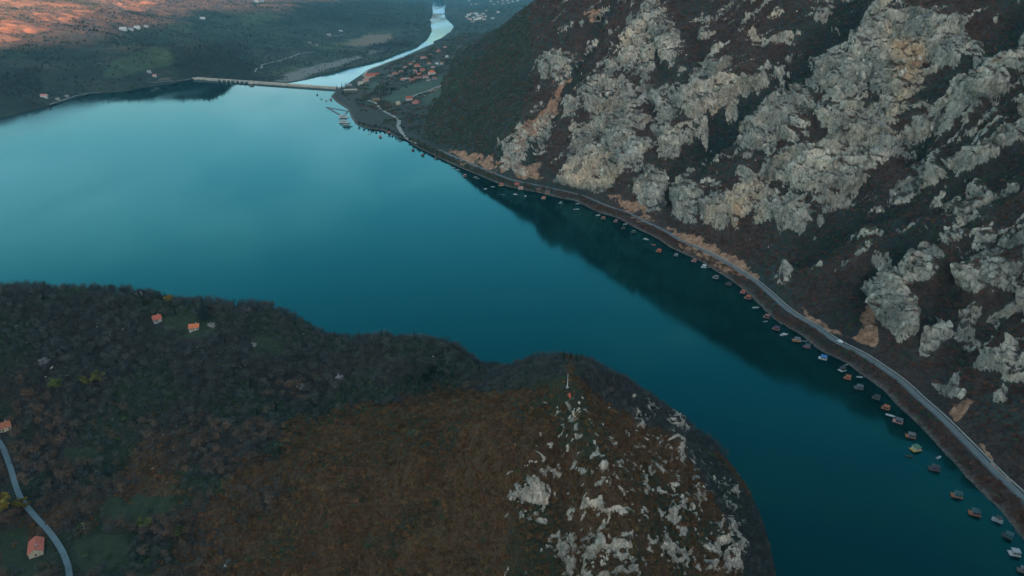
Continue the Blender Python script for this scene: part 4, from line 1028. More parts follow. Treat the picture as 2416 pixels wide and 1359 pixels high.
pr_ = np.where(inview & (M_D > 14) & (M_D < 460), area * (.0055 * (M_rock > .55) * rock + .0006 * sst(.1, .3, fbm(S2, D_g, 40, 3, 341)) * (M_px > 1250)), 0)
q_ = np.argwhere(rng.random(pr_.shape) < pr_); bp2 = M_P[q_[:, 0], q_[:, 1]]
print('blocks', len(bp_), len(bp2))
scatter('cliff_outcrop', bp2 - Nf[q_[:, 0], q_[:, 1]] * .9, np.abs(rng.normal(0, 1.5, len(bp2))) + 1.3, rng.uniform(0, 6.3, len(bp2)), rng.integers(0, 4, len(bp2)), blocks)
# ================================================================== ROADS
def ribbon(name, pts, width, mat, lift=.1, crown=0.0):
    p = np.asarray(pts, float); t = np.gradient(p[:, :2], axis=0); t /= np.linalg.norm(t, axis=1, keepdims=True) + 1e-9
    n = np.stack([-t[:, 1], t[:, 0]], 1) * width / 2
    off = np.linspace(-1, 1, 5)
    G = np.stack([np.c_[p[:, :2] + n * k, p[:, 2] + lift] for k in off], 0)
    o = grid_mesh(name, G, mat); 
    return tag(o, kind='structure')
def asphalt(name, c):
    m, nt, b = new_mat(name)
    f = noise(nt, .12, 6, .65); g = noise(nt, 1.5, 4, .6)
    a = ramp(nt, f, [(.35, tuple(x * .8 for x in c)), (.65, tuple(x * 1.15 for x in c))])
    L(nt, mixc(nt, math_(nt, 'MULTIPLY', g, .3), a, tuple(x * .6 for x in c)), b.inputs['Base Color']); b.inputs['Roughness'].default_value = .8
    return m
m_road = asphalt('worn_asphalt', (.125, .14, .145)); m_track = asphalt('pale_gravel', (.24, .24, .225)); m_lane = asphalt('narrow_asphalt', (.085, .125, .145))
gorge = cW <= 24.5
def line_w(w, z, upto=None): return np.stack([cS[:, 0] + (cF - cS)[:, 0] * w / cW, cS[:, 1] + (cF - cS)[:, 1] * w / cW, np.full(cols_, z)], 1)[gorge]
def smooth_line(p, k=9):
    q = np.pad(p, ((k, k), (0, 0)), 'edge'); return np.stack([np.convolve(q[:, i], np.ones(2 * k + 1) / (2 * k + 1), 'valid') for i in range(3)], 1)
rl = smooth_line(line_w(16.2, 6.6), 12)
ribbon('shore_road', rl, 5.2, m_road, .12)
for sd_, nm in ((-1, 'a'), (1, 'b')):
    pass
m_line = paint('worn_white_line', (.34, .34, .33), .7, .25)
t_ = np.gradient(rl[:, :2], axis=0); t_ /= np.linalg.norm(t_, axis=1, keepdims=True); nrm = np.stack([t_[:, 1], -t_[:, 0]], 1)      # inland
def offs(k, z): return np.c_[rl[:, :2] + nrm * k, np.full(len(rl), z)]
ribbon('road_edge_line', offs(2.3, 6.6), .16, m_line, .128)
near = rl[:, 1] < 860
def wall_strip(pts, th, h0, h1):
    """a low wall following a line"""
    p = np.asarray(pts); t = np.gradient(p[:, :2], axis=0); t /= np.linalg.norm(t, axis=1, keepdims=True); n = np.stack([-t[:, 1], t[:, 0]], 1) * th / 2
    prof = [(-1, h0), (-1, h1), (1, h1), (1, h0)]
    return np.stack([np.c_[p[:, :2] + n * a, np.full(len(p), b)] for a, b in prof], 0)
ow = grid_mesh('retaining_wall', wall_strip(offs(4.3, 0)[near], .5, 6.0, 7.5), paint('pale_concrete', (.30, .30, .285), .85, .25, .6), smooth=False)
tag(ow, 'low pale concrete wall along the mountain side of the shore road', 'wall')
# guard rail on the lake side
gr_ = empty('guard_rail', tuple(offs(-4.1, 6.6)[0])); tag(gr_, 'grey metal guard rail along the lake side of the shore road', 'guard rail')
base = offs(-4.1, 6.6)[0]
rp = offs(-4.1, 0)[rl[:, 1] < 640] - np.array([base[0], base[1], 0])
orl = grid_mesh('rail', wall_strip(rp, .12, .45, .8), paint('galvanised_steel', (.34, .36, .37), .45, .15, 2, .6), smooth=False); orl.parent = gr_
mbp = MB()
for p in rp[::3]: mbp.box(p[0] - .07, p[0] + .07, p[1] - .07, p[1] + .07, -.3, .78)
pst = mbp.build('post', paint('galvanised_steel', (.34, .36, .37)), gr_); pst['kind'] = 'stuff'

lw = np.array([hit_hill(a, b) for a, b in lane_px]); si = np.linspace(0, len(lw) - 1, 120)
lx = [np.interp(si, np.arange(len(lw)), lw[:, i]) for i in range(2)]
lx = [np.convolve(np.pad(a, 7, 'edge'), np.ones(15) / 15, 'valid') for a in lx]
lz = hill_h(lx[0], lx[1]); lz = np.convolve(np.pad(lz, 4, 'edge'), np.ones(9) / 9, 'valid')
ribbon('hill_lane', np.stack([lx[0], lx[1], lz], 1), 2.9, m_lane, .75)
def far_ribbon(name, pxs, width, mat, lift=.8):
    p = np.array([hit_far(a, b) for a, b in pxs]); si = np.linspace(0, len(p) - 1, len(p) * 10)
    x, y = [np.interp(si, np.arange(len(p)), p[:, i]) for i in range(2)]
    ribbon(name, np.stack([x, y, far_h(x, y)], 1), width, mat, lift)
def bank_ribbon(name, pxs, width, mat, lift=1.0):
    p = np.array([pick(a, b) for a, b in pxs]); si = np.linspace(0, len(p) - 1, len(p) * 8)
    x, y, z = [np.interp(si, np.arange(len(p)), p[:, i]) for i in range(3)]
    ribbon(name, np.stack([x, y, z], 1), width, mat, lift)
far_ribbon('valley_road', [(600, 171), (609, 161), (618, 153), (659, 144), (684, 136), (709, 126), (741, 122)], 9, m_track)
far_ribbon('valley_track', [(768, 89), (790, 85), (818, 81)], 10, m_track)
far_ribbon('shore_track', [(118, 250), (135, 241), (160, 232), (185, 225), (206, 221), (240, 219)], 5, m_track)
far_ribbon('dam_road', [(345, 193), (365, 195), (400, 192), (425, 190), (452, 186)], 6, m_track)
bank_ribbon('riverside_road', [(845, 168), (865, 160), (894, 152), (925, 142), (953, 133), (985, 124), (1012, 116)], 9, m_track)
bank_ribbon('village_track', [(868, 235), (885, 245), (900, 258), (915, 267), (930, 275), (942, 285), (940, 298), (946, 312), (962, 328), (985, 340)], 8, m_track, 1.4)
bank_ribbon('village_lane', [(955, 236), (985, 222), (1010, 214), (1040, 200), (1060, 190)], 6, m_track, 1.4)

# ================================================================== DAM
conc = paint('dam_concrete', (.33, .31, .27), .9, .25, .05); conc2 = paint('crest_concrete', (.42, .39, .34), .9, .2, .08); steel = paint('gate_steel', (.03, .05, .06), .6, .2)
dl_, dr2 = np.array(dam_l), np.array(dam_r); dlen = np.linalg.norm(dr2 - dl_); ang = math.atan2(dvec[1], dvec[0])
dam = empty('dam', (dl_[0], dl_[1], 0), ang); tag(dam, 'long grey concrete dam closing the lake at its far end', 'dam')
s0, s1 = dlen * .20, dlen * .42
MB().add([(-25, -2, -18), (-25, -2, 5.2), (-25, 8, 5.2), (-25, 30, -46), (dlen + 30, -2, -18), (dlen + 30, -2, 5.2), (dlen + 30, 8, 5.2), (dlen + 30, 30, -46)],
         [(0, 1, 2, 3), (7, 6, 5, 4), (0, 4, 5, 1), (1, 5, 6, 2), (2, 6, 7, 3)]).build('wall', conc, dam)
MB().box(-25, dlen + 30, -1.2, 7.2, 5.2, 5.5).build('road_deck', conc2, dam)
for y_ in (-1.95, 7.35):
    MB().box(-25, dlen + 30, y_, y_ + .5, 5.203, 6.7).build('parapet', conc2, dam)
ng = 7; gw = (s1 - s0) / ng
for k in range(ng + 1):
    x_ = s0 + k * gw
    MB().box(x_ - 1.3, x_ + 1.3, -9, -2.003, -4, 7.4).build('pier', conc2, dam)
for k in range(ng):
    MB().box(s0 + k * gw + 1.303, s0 + (k + 1) * gw - 1.303, -6.5, -5.7, -4, 3.6).build('gate', steel, dam)
    MB().box(s0 + k * gw + 1.303, s0 + (k + 1) * gw - 1.303, -4.2, -2.003, 4.2, 5.2).build('hoist_beam', steel, dam)
ht = MB().box(s1 + 2, s1 + 13, -9, -2.003, -5, 9.5).build('intake_tower', conc2, dam)
MB().box(s1 + 1.4, s1 + 13.6, -9.6, -1.4, 9.503, 10.3).build('roof', steel, ht)
MB().box(s1 + 4, s1 + 7, -9.05, -8.95, 5, 8).build('window', steel, ht)
for k in range(12):
    x_ = dlen * (.06 + .075 * k); q = MB().tube((x_, 7.6, 5.2), (x_, 7.6, 13.5), .16, .1, 5); q.tube((x_, 7.6, 13.4), (x_, 5.6, 13.9), .08, .06, 4); q.build('lamp_post', steel, dam)

# ================================================================== HOUSES
RF = dict(red=(.42, .10, .06), orange=(.55, .15, .06), dull=(.30, .11, .085), grey=(.12, .12, .125), white=(.47, .48, .48), deckorange=(.34, .115, .05), darkteal=(.028, .075, .08), beige=(.36, .27, .19), blue=(.03, .16, .42), brown=(.12, .075, .05), dark=(.035, .035, .038), rust=(.32, .10, .045), pink=(.45, .20, .18), green=(.07, .14, .07), yellow=(.45, .33, .08), slate=(.085, .095, .105), cream=(.40, .345, .26), wood=(.20, .12, .07), lightgrey=(.29, .30, .31), purple=(.10, .05, .11), teal=(.05, .16, .17), sand=(.38, .29, .18))
glass = paint('dark_window_glass', (.02, .025, .03), .15, .1)
def pc(k): return paint('paint_' + k, RF[k], .75, .2, .9)
def tiles(k):
    nm = 'tiles_' + k
    if nm in _paint: return _paint[nm]
    m, nt, b = new_mat(nm); tc = nt.nodes.new('ShaderNodeTexCoord')
    w = nt.nodes.new('ShaderNodeTexWave'); w.inputs['Scale'].default_value = 1.6; w.bands_direction = 'X'; w.inputs['Distortion'].default_value = .4; L(nt, tc.outputs['Object'], w.inputs[0])
    f = noise(nt, .9, 5, .65, tc.outputs['Object']); c = RF[k]
    a = ramp(nt, f, [(.3, tuple(x * .6 for x in c)), (.5, c), (.7, tuple(min(1, x * 1.3) for x in c))])
    L(nt, mixc(nt, math_(nt, 'MULTIPLY', w.outputs['Fac'], .35), a, tuple(x * .55 for x in c)), b.inputs['Base Color']); b.inputs['Roughness'].default_value = .8
    _paint[nm] = m; return m
def house(p, w, d, h, rz, wall, roof, label, cat='house', group=None, style='gable', name='house', rise=None, sink=1.5):
    o = empty(name, (p[0], p[1], p[2]), rz); tag(o, label, cat, group)
    rise = rise or d * .42
    mb = MB().box(-w / 2, w / 2, -d / 2, d / 2, -sink, h)
    if style == 'gable':
        for sx in (-w / 2, w / 2 - .02):
            mb.add([(sx, -d / 2, h), (sx, d / 2, h), (sx, 0, h + rise * .92), (sx + .02, -d / 2, h), (sx + .02, d / 2, h), (sx + .02, 0, h + rise * .92)], [(0, 1, 2), (5, 4, 3), (0, 2, 5, 3), (1, 4, 5, 2)])
    mb.build('wall', pc(wall), o)
    e = .45
    if style == 'gable': r = MB().gable(-w / 2 - e, w / 2 + e, -d / 2 - e, d / 2 + e, h - .2, h + rise).build('roof', tiles(roof), o)
    elif style == 'hip': r = MB().hip(-w / 2 - e, w / 2 + e, -d / 2 - e, d / 2 + e, h + .003, h + rise).build('roof', tiles(roof), o)
    else: r = MB().box(-w / 2 - e, w / 2 + e, -d / 2 - e, d / 2 + e, h + .003, h + .4).build('roof', pc(roof), o)
    if style != 'flat': MB().box(w * .2, w * .2 + .6, d * .08, d * .08 + .6, h + rise * .3, h + rise + .7).build('chimney', pc('lightgrey'), r)
    MB().box(-w * .12, -w * .12 + 1.0, -d / 2 - .06, -d / 2 + .05, 0, 2.1).build('door', pc('wood'), o)
    n = max(2, int(w / 3.2))
    for k in range(n):
        x_ = -w / 2 + (k + .5) * w / n + (.9 if k == n // 2 else 0)
        if x_ + .6 > w / 2: continue
        f = MB().box(x_ - .6, x_ + .6, -d / 2 - .07, -d / 2 + .04, .9, min(h - .3, 2.2)).build('window', pc('white'), o)
        MB().box(x_ - .48, x_ + .48, -d / 2 - .11, -d / 2 - .05, 1.0, min(h - .4, 2.1)).build('pane', glass, f)
    for sx in (-1, 1):
        f = MB().box(sx * w / 2 - .07, sx * w / 2 + .07, -.6, .6, .9, min(h - .3, 2.2)).build('window', pc('white'), o)
        MB().box(sx * (w / 2 + .07) - .04, sx * (w / 2 + .07) + .04, -.48, .48, 1.0, min(h - .4, 2.1)).build('pane', glass, f)
    return o
# cottages on the near hill
p = hit_hill(88, 1300); house(p, 10.5, 6.6, 3.0, R(-62), 'cream', 'red', 'red roofed house below the lane in the bottom left corner', name='cottage', rise=2.3)
o_ = hit_hill(96, 1318)
p = hit_hill(10, 1014); house(p, 8, 6, 2.8, R(35), 'cream', 'rust', 'red roofed cottage at the left edge above the lane', name='cottage')
p = hit_hill(459, 777); house(p, 6.6, 5.2, 2.2, R(14), 'lightgrey', 'orange', 'bright red roofed cottage in the hilltop meadow', name='cottage', rise=2.2)
p = hit_hill(371, 758); house(p, 5.6, 5, 2.3, R(38), 'lightgrey', 'red', 'dull red roofed cottage beside the trees left of the meadow', name='cottage', rise=2.6)
# the village on the right bank and by the dam
for (x, y, w, d, h, rz, wall, roof, st, lb) in [
    (826, 216, 30, 18, 7, 15, 'slate', 'beige', 'flat', 'wide flat roofed building at the right end of the dam'),
    (824, 203, 16, 10, 6, 15, 'lightgrey', 'lightgrey', 'flat', 'grey flat roofed building behind the dam end'),
    (880, 180, 42, 13, 5, 30, 'cream', 'red', 'gable', 'longest red roofed building in the village by the dam'),
    (862, 191, 15, 10, 6, 30, 'cream', 'pink', 'gable', 'pale gabled house at the near end of the longest red roof'),
    (852, 199, 13, 9, 5, 20, 'white', 'cream', 'gable', 'white house lowest beside the grove of firs'),
    (933, 176, 17, 11, 5, 10, 'cream', 'dull', 'hip', 'dull red hipped house alone between the long roof and the terrace'),
    (986, 158, 16, 12, 6, 25, 'cream', 'red', 'hip', 'red hipped house uppermost in the village cluster'),
    (979, 170, 9, 8, 5, 0, 'white', 'pink', 'gable', 'small white house below the uppermost red hipped roof'),
    (996, 166, 12, 10, 5, -15, 'cream', 'red', 'gable', 'red gabled house between the uppermost and the largest orange roof'),
    (1018, 174, 19, 14, 6, 10, 'white', 'orange', 'hip', 'largest bright orange roofed house with a white front'),
    (1002, 181, 15, 8, 4, 5, 'white', 'dull', 'gable', 'low white walled house just left of the bright orange roof'),
    (984, 184, 18, 8, 4, 5, 'cream', 'dull', 'gable', 'low house with a long dull roof below the village street'),
    (972, 190, 14, 8, 4, 5, 'pink', 'dull', 'gable', 'small dull red roof lowest of the village cluster'),
    (956, 184, 18, 6, 3, 0, 'white', 'white', 'flat', 'low white roofed shed left of the village cluster'),
    (1000, 139, 17, 10, 5, 20, 'white', 'pink', 'gable', 'pink roofed white house above the village cluster'),
    (1036, 122, 12, 10, 6, 60, 'pink', 'dull', 'gable', 'dull red roofed house upriver of the others near the river'),
    (1031, 150, 9, 7, 4, -20, 'white', 'white', 'gable', 'small white roofed house right of the pink roofed one'),
    (1056, 137, 9, 7, 4, -10, 'white', 'white', 'gable', 'white roofed house farthest right at the edge of the wood'),
    (939, 246, 9, 8, 5, 10, 'cream', 'cream', 'hip', 'cream house standing alone above the shore track'),
    (966, 235, 13, 9, 5, 15, 'white', 'red', 'gable', 'red roofed white house on the green terrace above the shore'),
    (983, 243, 14, 10, 5, -25, 'pink', 'dull', 'hip', 'pinkish roofed house right of the red roofed one on the terrace'),
    (888, 238, 15, 9, 4, 5, 'brown', 'wood', 'gable', 'brown wooden barn beside the shore track')]:
    p = pick(x, y); house(p, w * 1.2, d * 1.25, h, R(rz), wall, roof, lb, style=st, name='house' if 'house' in lb else 'building', cat='house' if 'house' in lb else 'building', sink=4)
for n_, (x, y) in enumerate([(945, 168), (955, 160), (968, 152), (978, 146), (1012, 150), (1022, 160), (948, 188), (1010, 190), (1024, 186), (1044, 152), (990, 176), (918, 178), (1015, 130), (1050, 112)]):
    p = pick(x, y); house(p, 11 + n_ % 3, 8, 4, R(n_ * 37 % 60 - 20), ['white', 'cream', 'lightgrey'][n_ % 3], ['dull', 'pink', 'red', 'grey'][n_ % 4], 'small plain house half hidden among the trees of the village by the dam', group='small houses among the village trees', sink=4)
for n_ in range(60):
    x, y = 905 + rng.uniform(0, 160), 0; y = 205 - (x - 905) * .5 + rng.uniform(-22, 22)
    p = pick(x, y); plant('village_tree', (p[0], p[1], p[2] - .4), 'leafy', [M_green, M_fwood, M_fir][n_ % 3], rng.uniform(1.0, 1.6), 'dark rounded garden tree between the houses of the village by the dam', 'tree', 'garden trees of the village by the dam')
# farms across the lake
for (x, y, w, rz, wall, roof, lb) in [
    (105, 230, 16, 10, 'white', 'pink', 'white house alone above the far left shore'), (291, 71, 26, 5, 'white', 'white', 'leftmost white farmhouse of the row under the sunlit slope'), (309, 71, 18, 0, 'white', 'lightgrey', 'second white farmhouse from the left under the sunlit slope'),
    (324, 67, 22, 8, 'white', 'white', 'largest white farmhouse in the middle of the row under the sunlit slope'), (345, 64, 15, 0, 'white', 'lightgrey', 'rightmost small white farmhouse of the row under the sunlit slope'), (478, 45, 24, 0, 'white', 'white', 'lone white farmhouse high on the shaded far hillside'),
    (352, 172, 11, 0, 'lightgrey', 'lightgrey', 'upper grey cottage left of the dam road'), (365, 181, 11, 20, 'lightgrey', 'pink', 'lower grey cottage left of the dam road'), (605, 5, 30, 0, 'white', 'white', 'left pale farmhouse at the top edge of the far hill'), (618, 4, 24, 0, 'white', 'lightgrey', 'right pale farmhouse at the top edge of the far hill'),
    (804, 75, 20, 0, 'white', 'white', 'white farmhouse beside the brown field'), (730, 102, 18, 10, 'lightgrey', 'grey', 'left grey farm building below the valley track'), (745, 108, 18, -10, 'lightgrey', 'slate', 'right grey farm building below the valley track'), (776, 84, 22, 12, 'lightgrey', 'lightgrey', 'pale shed at the left end of the valley track'),
    (137, 236, 9, 5, 'lightgrey', 'grey', 'grey boathouse on the far left shore track'), (158, 229, 8, 5, 'lightgrey', 'slate', 'small slate roofed hut on the far left shore track')]:
    p = hit_far(x, y); house(p, w, w * .6, 5, R(rz), wall, roof, lb, name='farmhouse' if 'farm' in lb else 'cottage', cat='house' if ('house' in lb or 'cottage' in lb) else 'building', sink=4)
# the distant town
tm = [(1107, 3), (1113, 11), (1123, 11), (1158, 4), (1165, 11), (1186, 3), (1187, 10), (1222, 3), (1148, 26), (1101, 41), (1108, 47), (1118, 43), (1127, 39), (1134, 39), (1136, 42), (1130, 46), (1146, 40), (1162, 45), (1115, 53), (1106, 37), (1175, 31), (1140, 34), (1112, 33), (1123, 34), (1200, 8), (1210, 5), (1142, 47), (1121, 48), (1197, 2), (1175, 6)]
th_ = None
rt = np.random.default_rng(12)
protos_t = []
for i, (x, y) in enumerate(tm):
    p = hit_far(x, y)
    lab = 'white walled house in the distant riverside town at the top edge' if y < 20 else 'pale house in the distant town cluster right of the river'
    grp = 'houses of the town at the top edge' if y < 20 else 'houses of the town cluster by the river'
    if len(protos_t) < 4:
        o = house(p, 20 + 3 * i, 12 + i, 7, R(rt.uniform(-40, 40)), 'white', ['white', 'lightgrey', 'dull', 'white'][i], lab, group=grp, name='town_house', sink=5); protos_t.append(o)
    else:
        o = copy_tree(protos_t[i % 4]); o.location = p; o.rotation_euler.z = R(rt.uniform(-40, 40)); o['label'] = lab; o['group'] = grp; k = rt.uniform(.75, 1.25); o.scale = (k, k, k)
# firs and bushy trees by the dam
for n_, (x, y, s) in enumerate([(779, 203, 1.7), (792, 202, 1.5), (797, 202, 1.3), (802, 201, 1.4), (808, 199, 1.2), (814, 197, 1.4), (821, 195, 1.3), (828, 194, 1.2), (836, 192, 1.4), (843, 190, 1.2)]):
    q = pick(x + 16, y + 8) if x < 806 else pick(x, y + 6)
    o, c_r = plant('fir_tree', (q[0], q[1], q[2] - .5), 'fir', M_fir, s, 'dark fir in the row behind the right end of the dam', 'tree', 'firs behind the right end of the dam')
for n_, (x, y, s) in enumerate([(893, 222, 1.3), (900, 218, 1.5), (908, 214, 1.4), (915, 212, 1.6), (922, 214, 1.3), (929, 209, 1.5), (936, 207, 1.3), (905, 226, 1.3), (914, 224, 1.4), (924, 221, 1.4), (897, 230, 1.1), (882, 222, 1.1)]):
    q = pick(x, y); plant('fir_tree', (q[0], q[1], q[2] - .5), 'fir', M_fir, s, 'dark pointed fir in the grove between the barn and the long roof', 'tree', 'firs of the village grove')
for n_, (x, y) in enumerate([(906, 192), (912, 186), (918, 190), (924, 184), (902, 195)]):
    q = pick(x, y); plant('blossom_tree', (q[0], q[1], q[2] - .5), 'leafy', M_white, 1.5, 'pale blossoming tree in the orchard above the village firs', 'tree', 'blossoming orchard trees above the village firs')

# tunnel mouth on the old mountain line
p = pick(1413, 47); tn = empty('tunnel_portal', tuple(p), R(-28)); tag(tn, 'black arched tunnel mouth in a pale stone face high on the wooded slope', 'tunnel')
def arch(r, h, n=9): return [(-r, 0)] + [(-r * math.cos(math.pi * i / (n - 1)), h + r * math.sin(math.pi * i / (n - 1))) for i in range(n)] + [(r, 0)]
ar = arch(4.2, 4.0); mbt = MB(); k = len(ar)
vs = [(x, -4, z) for x, z in ar] + [(x, 14, z) for x, z in ar]
mbt.add(vs, [(i, i + 1, k + i + 1, k + i) for i in range(k - 1)] + [tuple(range(k, 2 * k))]); mbt.build('bore', paint('tunnel_dark', (.006, .006, .007), .95, .1), tn)
mf = MB()
fr = [(x, -4.2, z) for x, z in ar]; ou = [(-6 + 12 * i / (k - 1), -4.2, 9) for i in range(k)]; ou[0] = (-6, -4.2, -3); ou[-1] = (6, -4.2, -3); ou[1] = (-6, -4.2, 9); ou[-2] = (6, -4.2, 9)
mf.add(fr + ou, [(i, i + 1, k + i + 1, k + i) for i in range(k - 1)])
mf.add([(x, -3.4, z) for x, _, z in fr] + [(x, -3.4, z) for x, _, z in ou], [(i + 1, i, k + i, k + i + 1) for i in range(k - 1)]); mf.box(-6.3, 6.3, -4.6, -3.2, 9.003, 9.6)
mf.build('headwall', paint('pale_stone', (.22, .18, .15), .9, .3), tn)
MB().box(-6, 6, -11, -4.3, -3, -.1).build('apron', paint('pale_stone', (.22, .18, .15)), tn)

# flagpole and the bright shelter on the summit
p = hit_hill(1339, 913); fpole = empty('flagpole', (p[0], p[1], p[2] - .1)); tag(fpole, 'bare white flagpole on the rocky summit of the near hill', 'flagpole')
wp_ = paint('white_enamel', (.80, .80, .80), .4, .06)
MB().tube((0, 0, 0), (0, 0, 7.7), .13, .085, 10).build('pole', wp_, fpole)
MB().tube((0, 0, 7.7), (0, 0, 7.95), .14, .04, 10).build('finial', wp_, fpole)
MB().box(-.8, .8, -.8, .8, -.5, .25, .12, .12).build('plinth', pc('lightgrey'), fpole)
p = hit_hill(1347, 934); tt_ = empty('tent', (p[0], p[1], p[2] + .1), R(25), 1.05); tag(tt_, 'small bright red orange tent beside the flagpole on the summit', 'tent')
m_t = paint('orange_canvas', (.62, .10, .045), .7, .12)
fly = MB(); nn = 7
vv = []
for i in range(nn):
    x_ = -1.4 + 2.8 * i / (nn - 1); sg = .12 * math.sin(math.pi * i / (nn - 1))
    vv += [(x_, -1.05, 0), (x_, -.55, .85 - sg), (x_, 0, 1.55 - sg), (x_, .55, .85 - sg), (x_, 1.05, 0)]
fly.add(vv, [(i * 5 + j, i * 5 + j + 1, i * 5 + j + 6, i * 5 + j + 5) for i in range(nn - 1) for j in range(4)] + [(0, 1, 2, 3, 4), tuple(range(nn * 5 - 5, nn * 5))[::-1]])
fly.build('canopy', m_t, tt_); MB().add([(-1.43, -.3, 0), (-1.43, .3, 0), (-1.42, 0, 1.15)], [(0, 1, 2)]).build('doorway', pc('dark'), tt_)
MB().box(-1.5, 1.5, -1.12, 1.12, -.25, .02).build('groundsheet', pc('rust'), tt_)
# utility poles on the near slope
for (x, y, lb) in [(203, 1262, 'pale wooden utility pole beside the stony clearing in the lower left'), (5, 700, 'thin grey pole at the left end of the ridge skyline')]:
    p = hit_hill(x, y); up = empty('utility_pole', tuple(p), R(20)); tag(up, lb, 'utility pole')
    MB().tube((0, 0, -.5), (0, 0, 8.5), .15, .10, 7).build('pole', pc('lightgrey'), up); MB().box(-1.0, 1.0, -.06, .06, 7.6, 7.75).build('crossarm', pc('wood'), up)
    for k in (-.85, 0, .85): MB().tube((k, 0, 7.753), (k, 0, 8.05), .07, .05, 5).build('insulator', pc('white'), up)

# the van on the shore road
p = pick(1969, 808); rz = math.atan2(*(np.diff(rl[np.argmin(np.abs(rl[:, 1] - p[1])) + np.array([0, 1])], axis=0)[0][[1, 0]]))
i_ = np.argmin(np.abs(rl[:, 1] - p[1])); p = np.array([rl[i_, 0] + nrm[i_, 0] * 1.4, rl[i_, 1] + nrm[i_, 1] * 1.4, 6.73])
van = empty('van', tuple(p), rz); tag(van, 'white van driving on the shore road above the rafts', 'van')
prof = [(-2.6, .4), (-2.6, 1.9), (-2.45, 2.2), (1.15, 2.2), (1.95, 1.35), (2.55, 1.15), (2.65, .4)]
bd = MB(); k = len(prof); bd.add([(x, -.95, z) for x, z in prof] + [(x, .95, z) for x, z in prof], [tuple(range(k)), tuple(range(2 * k - 1, k - 1, -1))] + [(i, k + i, k + (i + 1) % k, (i + 1) % k) for i in range(k)])
bd.build('body', wp_, van)
MB().add([(1.22, -.8, 2.15), (1.22, .8, 2.15), (1.98, .8, 1.4), (1.98, -.8, 1.4)], [(0, 3, 2, 1)]).build('windscreen', glass, van).location = (.03, 0, .03)
for sy in (-1, 1):
    MB().box(.1, 1.2, sy * .97 - .02, sy * .97 + .02, 1.3, 1.95).build('window', glass, van)
    MB().box(2.58, 2.66, sy * .7 - .2, sy * .7 + .2, .75, 1.0).build('headlight', pc('lightgrey'), van)
    for x_ in (-1.7, 1.6):
        w_ = MB().tube((x_, sy * .98, .36), (x_, sy * .72, .36), .36, .36, 14).build('wheel', pc('dark'), van); MB().tube((x_, sy * .995, .36), (x_, sy * .975, .36), .2, .2, 10).build('rim', pc('lightgrey'), w_)

# ================================================================== BOATS AND RAFT HOUSES
def boat(x, y, Lh, rz, hull, top, label, canopy=False, lvl=0.0):
    p = at_level(x, y, .2); o = empty('motorboat', (p[0], p[1], lvl), R(rz)); tag(o, label, 'boat', 'boats moored along the right shore')
    W = Lh * .34; n = 7; secs = []
    hb = MB(); rings = []
    for i in range(n):
        t = i / (n - 1); x_ = -Lh / 2 + Lh * t; w = W / 2 * (1 if t < .55 else math.sqrt(max(.001, 1 - ((t - .55) / .46) ** 2))); zt = .62 + .22 * t * t
        rings.append([(x_, -w * .55, -.25), (x_, -w, zt), (x_, -w * .82, zt + .02), (x_, -w * .72, .28), (x_, w * .72, .28), (x_, w * .82, zt + .02), (x_, w, zt), (x_, w * .55, -.25)])
    vs = [q for r in rings for q in r]; hb.add(vs, [(i * 8 + j, i * 8 + (j + 1) % 8, (i + 1) * 8 + (j + 1) % 8, (i + 1) * 8 + j) for i in range(n - 1) for j in range(8)] + [tuple(range(8))[::-1], tuple(range(n * 8 - 8, n * 8))])
    hb.build('hull', pc(hull), o)
    if canopy:
        MB().box(-Lh * .28, Lh * .12, -W * .42, W * .42, 1.55, 1.66).build('canopy', pc(top), o)
        for sx in (-.27, .11):
            for sy in (-.4, .4): MB().tube((Lh * sx, W * sy, .5), (Lh * sx, W * sy, 1.553), .03, .03, 4).build('canopy_post', pc('lightgrey'), o)
    MB().add([(Lh * .12, -W * .36, .62), (Lh * .12, W * .36, .62), (Lh * .05, W * .3, 1.15), (Lh * .05, -W * .3, 1.15), (Lh * .34, -W * .2, .75), (Lh * .34, W * .2, .75)], [(0, 1, 2, 3), (0, 3, 4), (1, 5, 2), (3, 2, 5, 4)]).build('foredeck', pc(top), o)
    MB().box(-Lh * .3, -Lh * .18, -W * .34, W * .34, .28, .55).build('seat', pc('wood'), o)
    MB().box(-Lh / 2 - .45, -Lh / 2 - .02, -.22, .22, .1, 1.0, .05, .05).build('outboard_motor', pc('dark'), o)
    return o
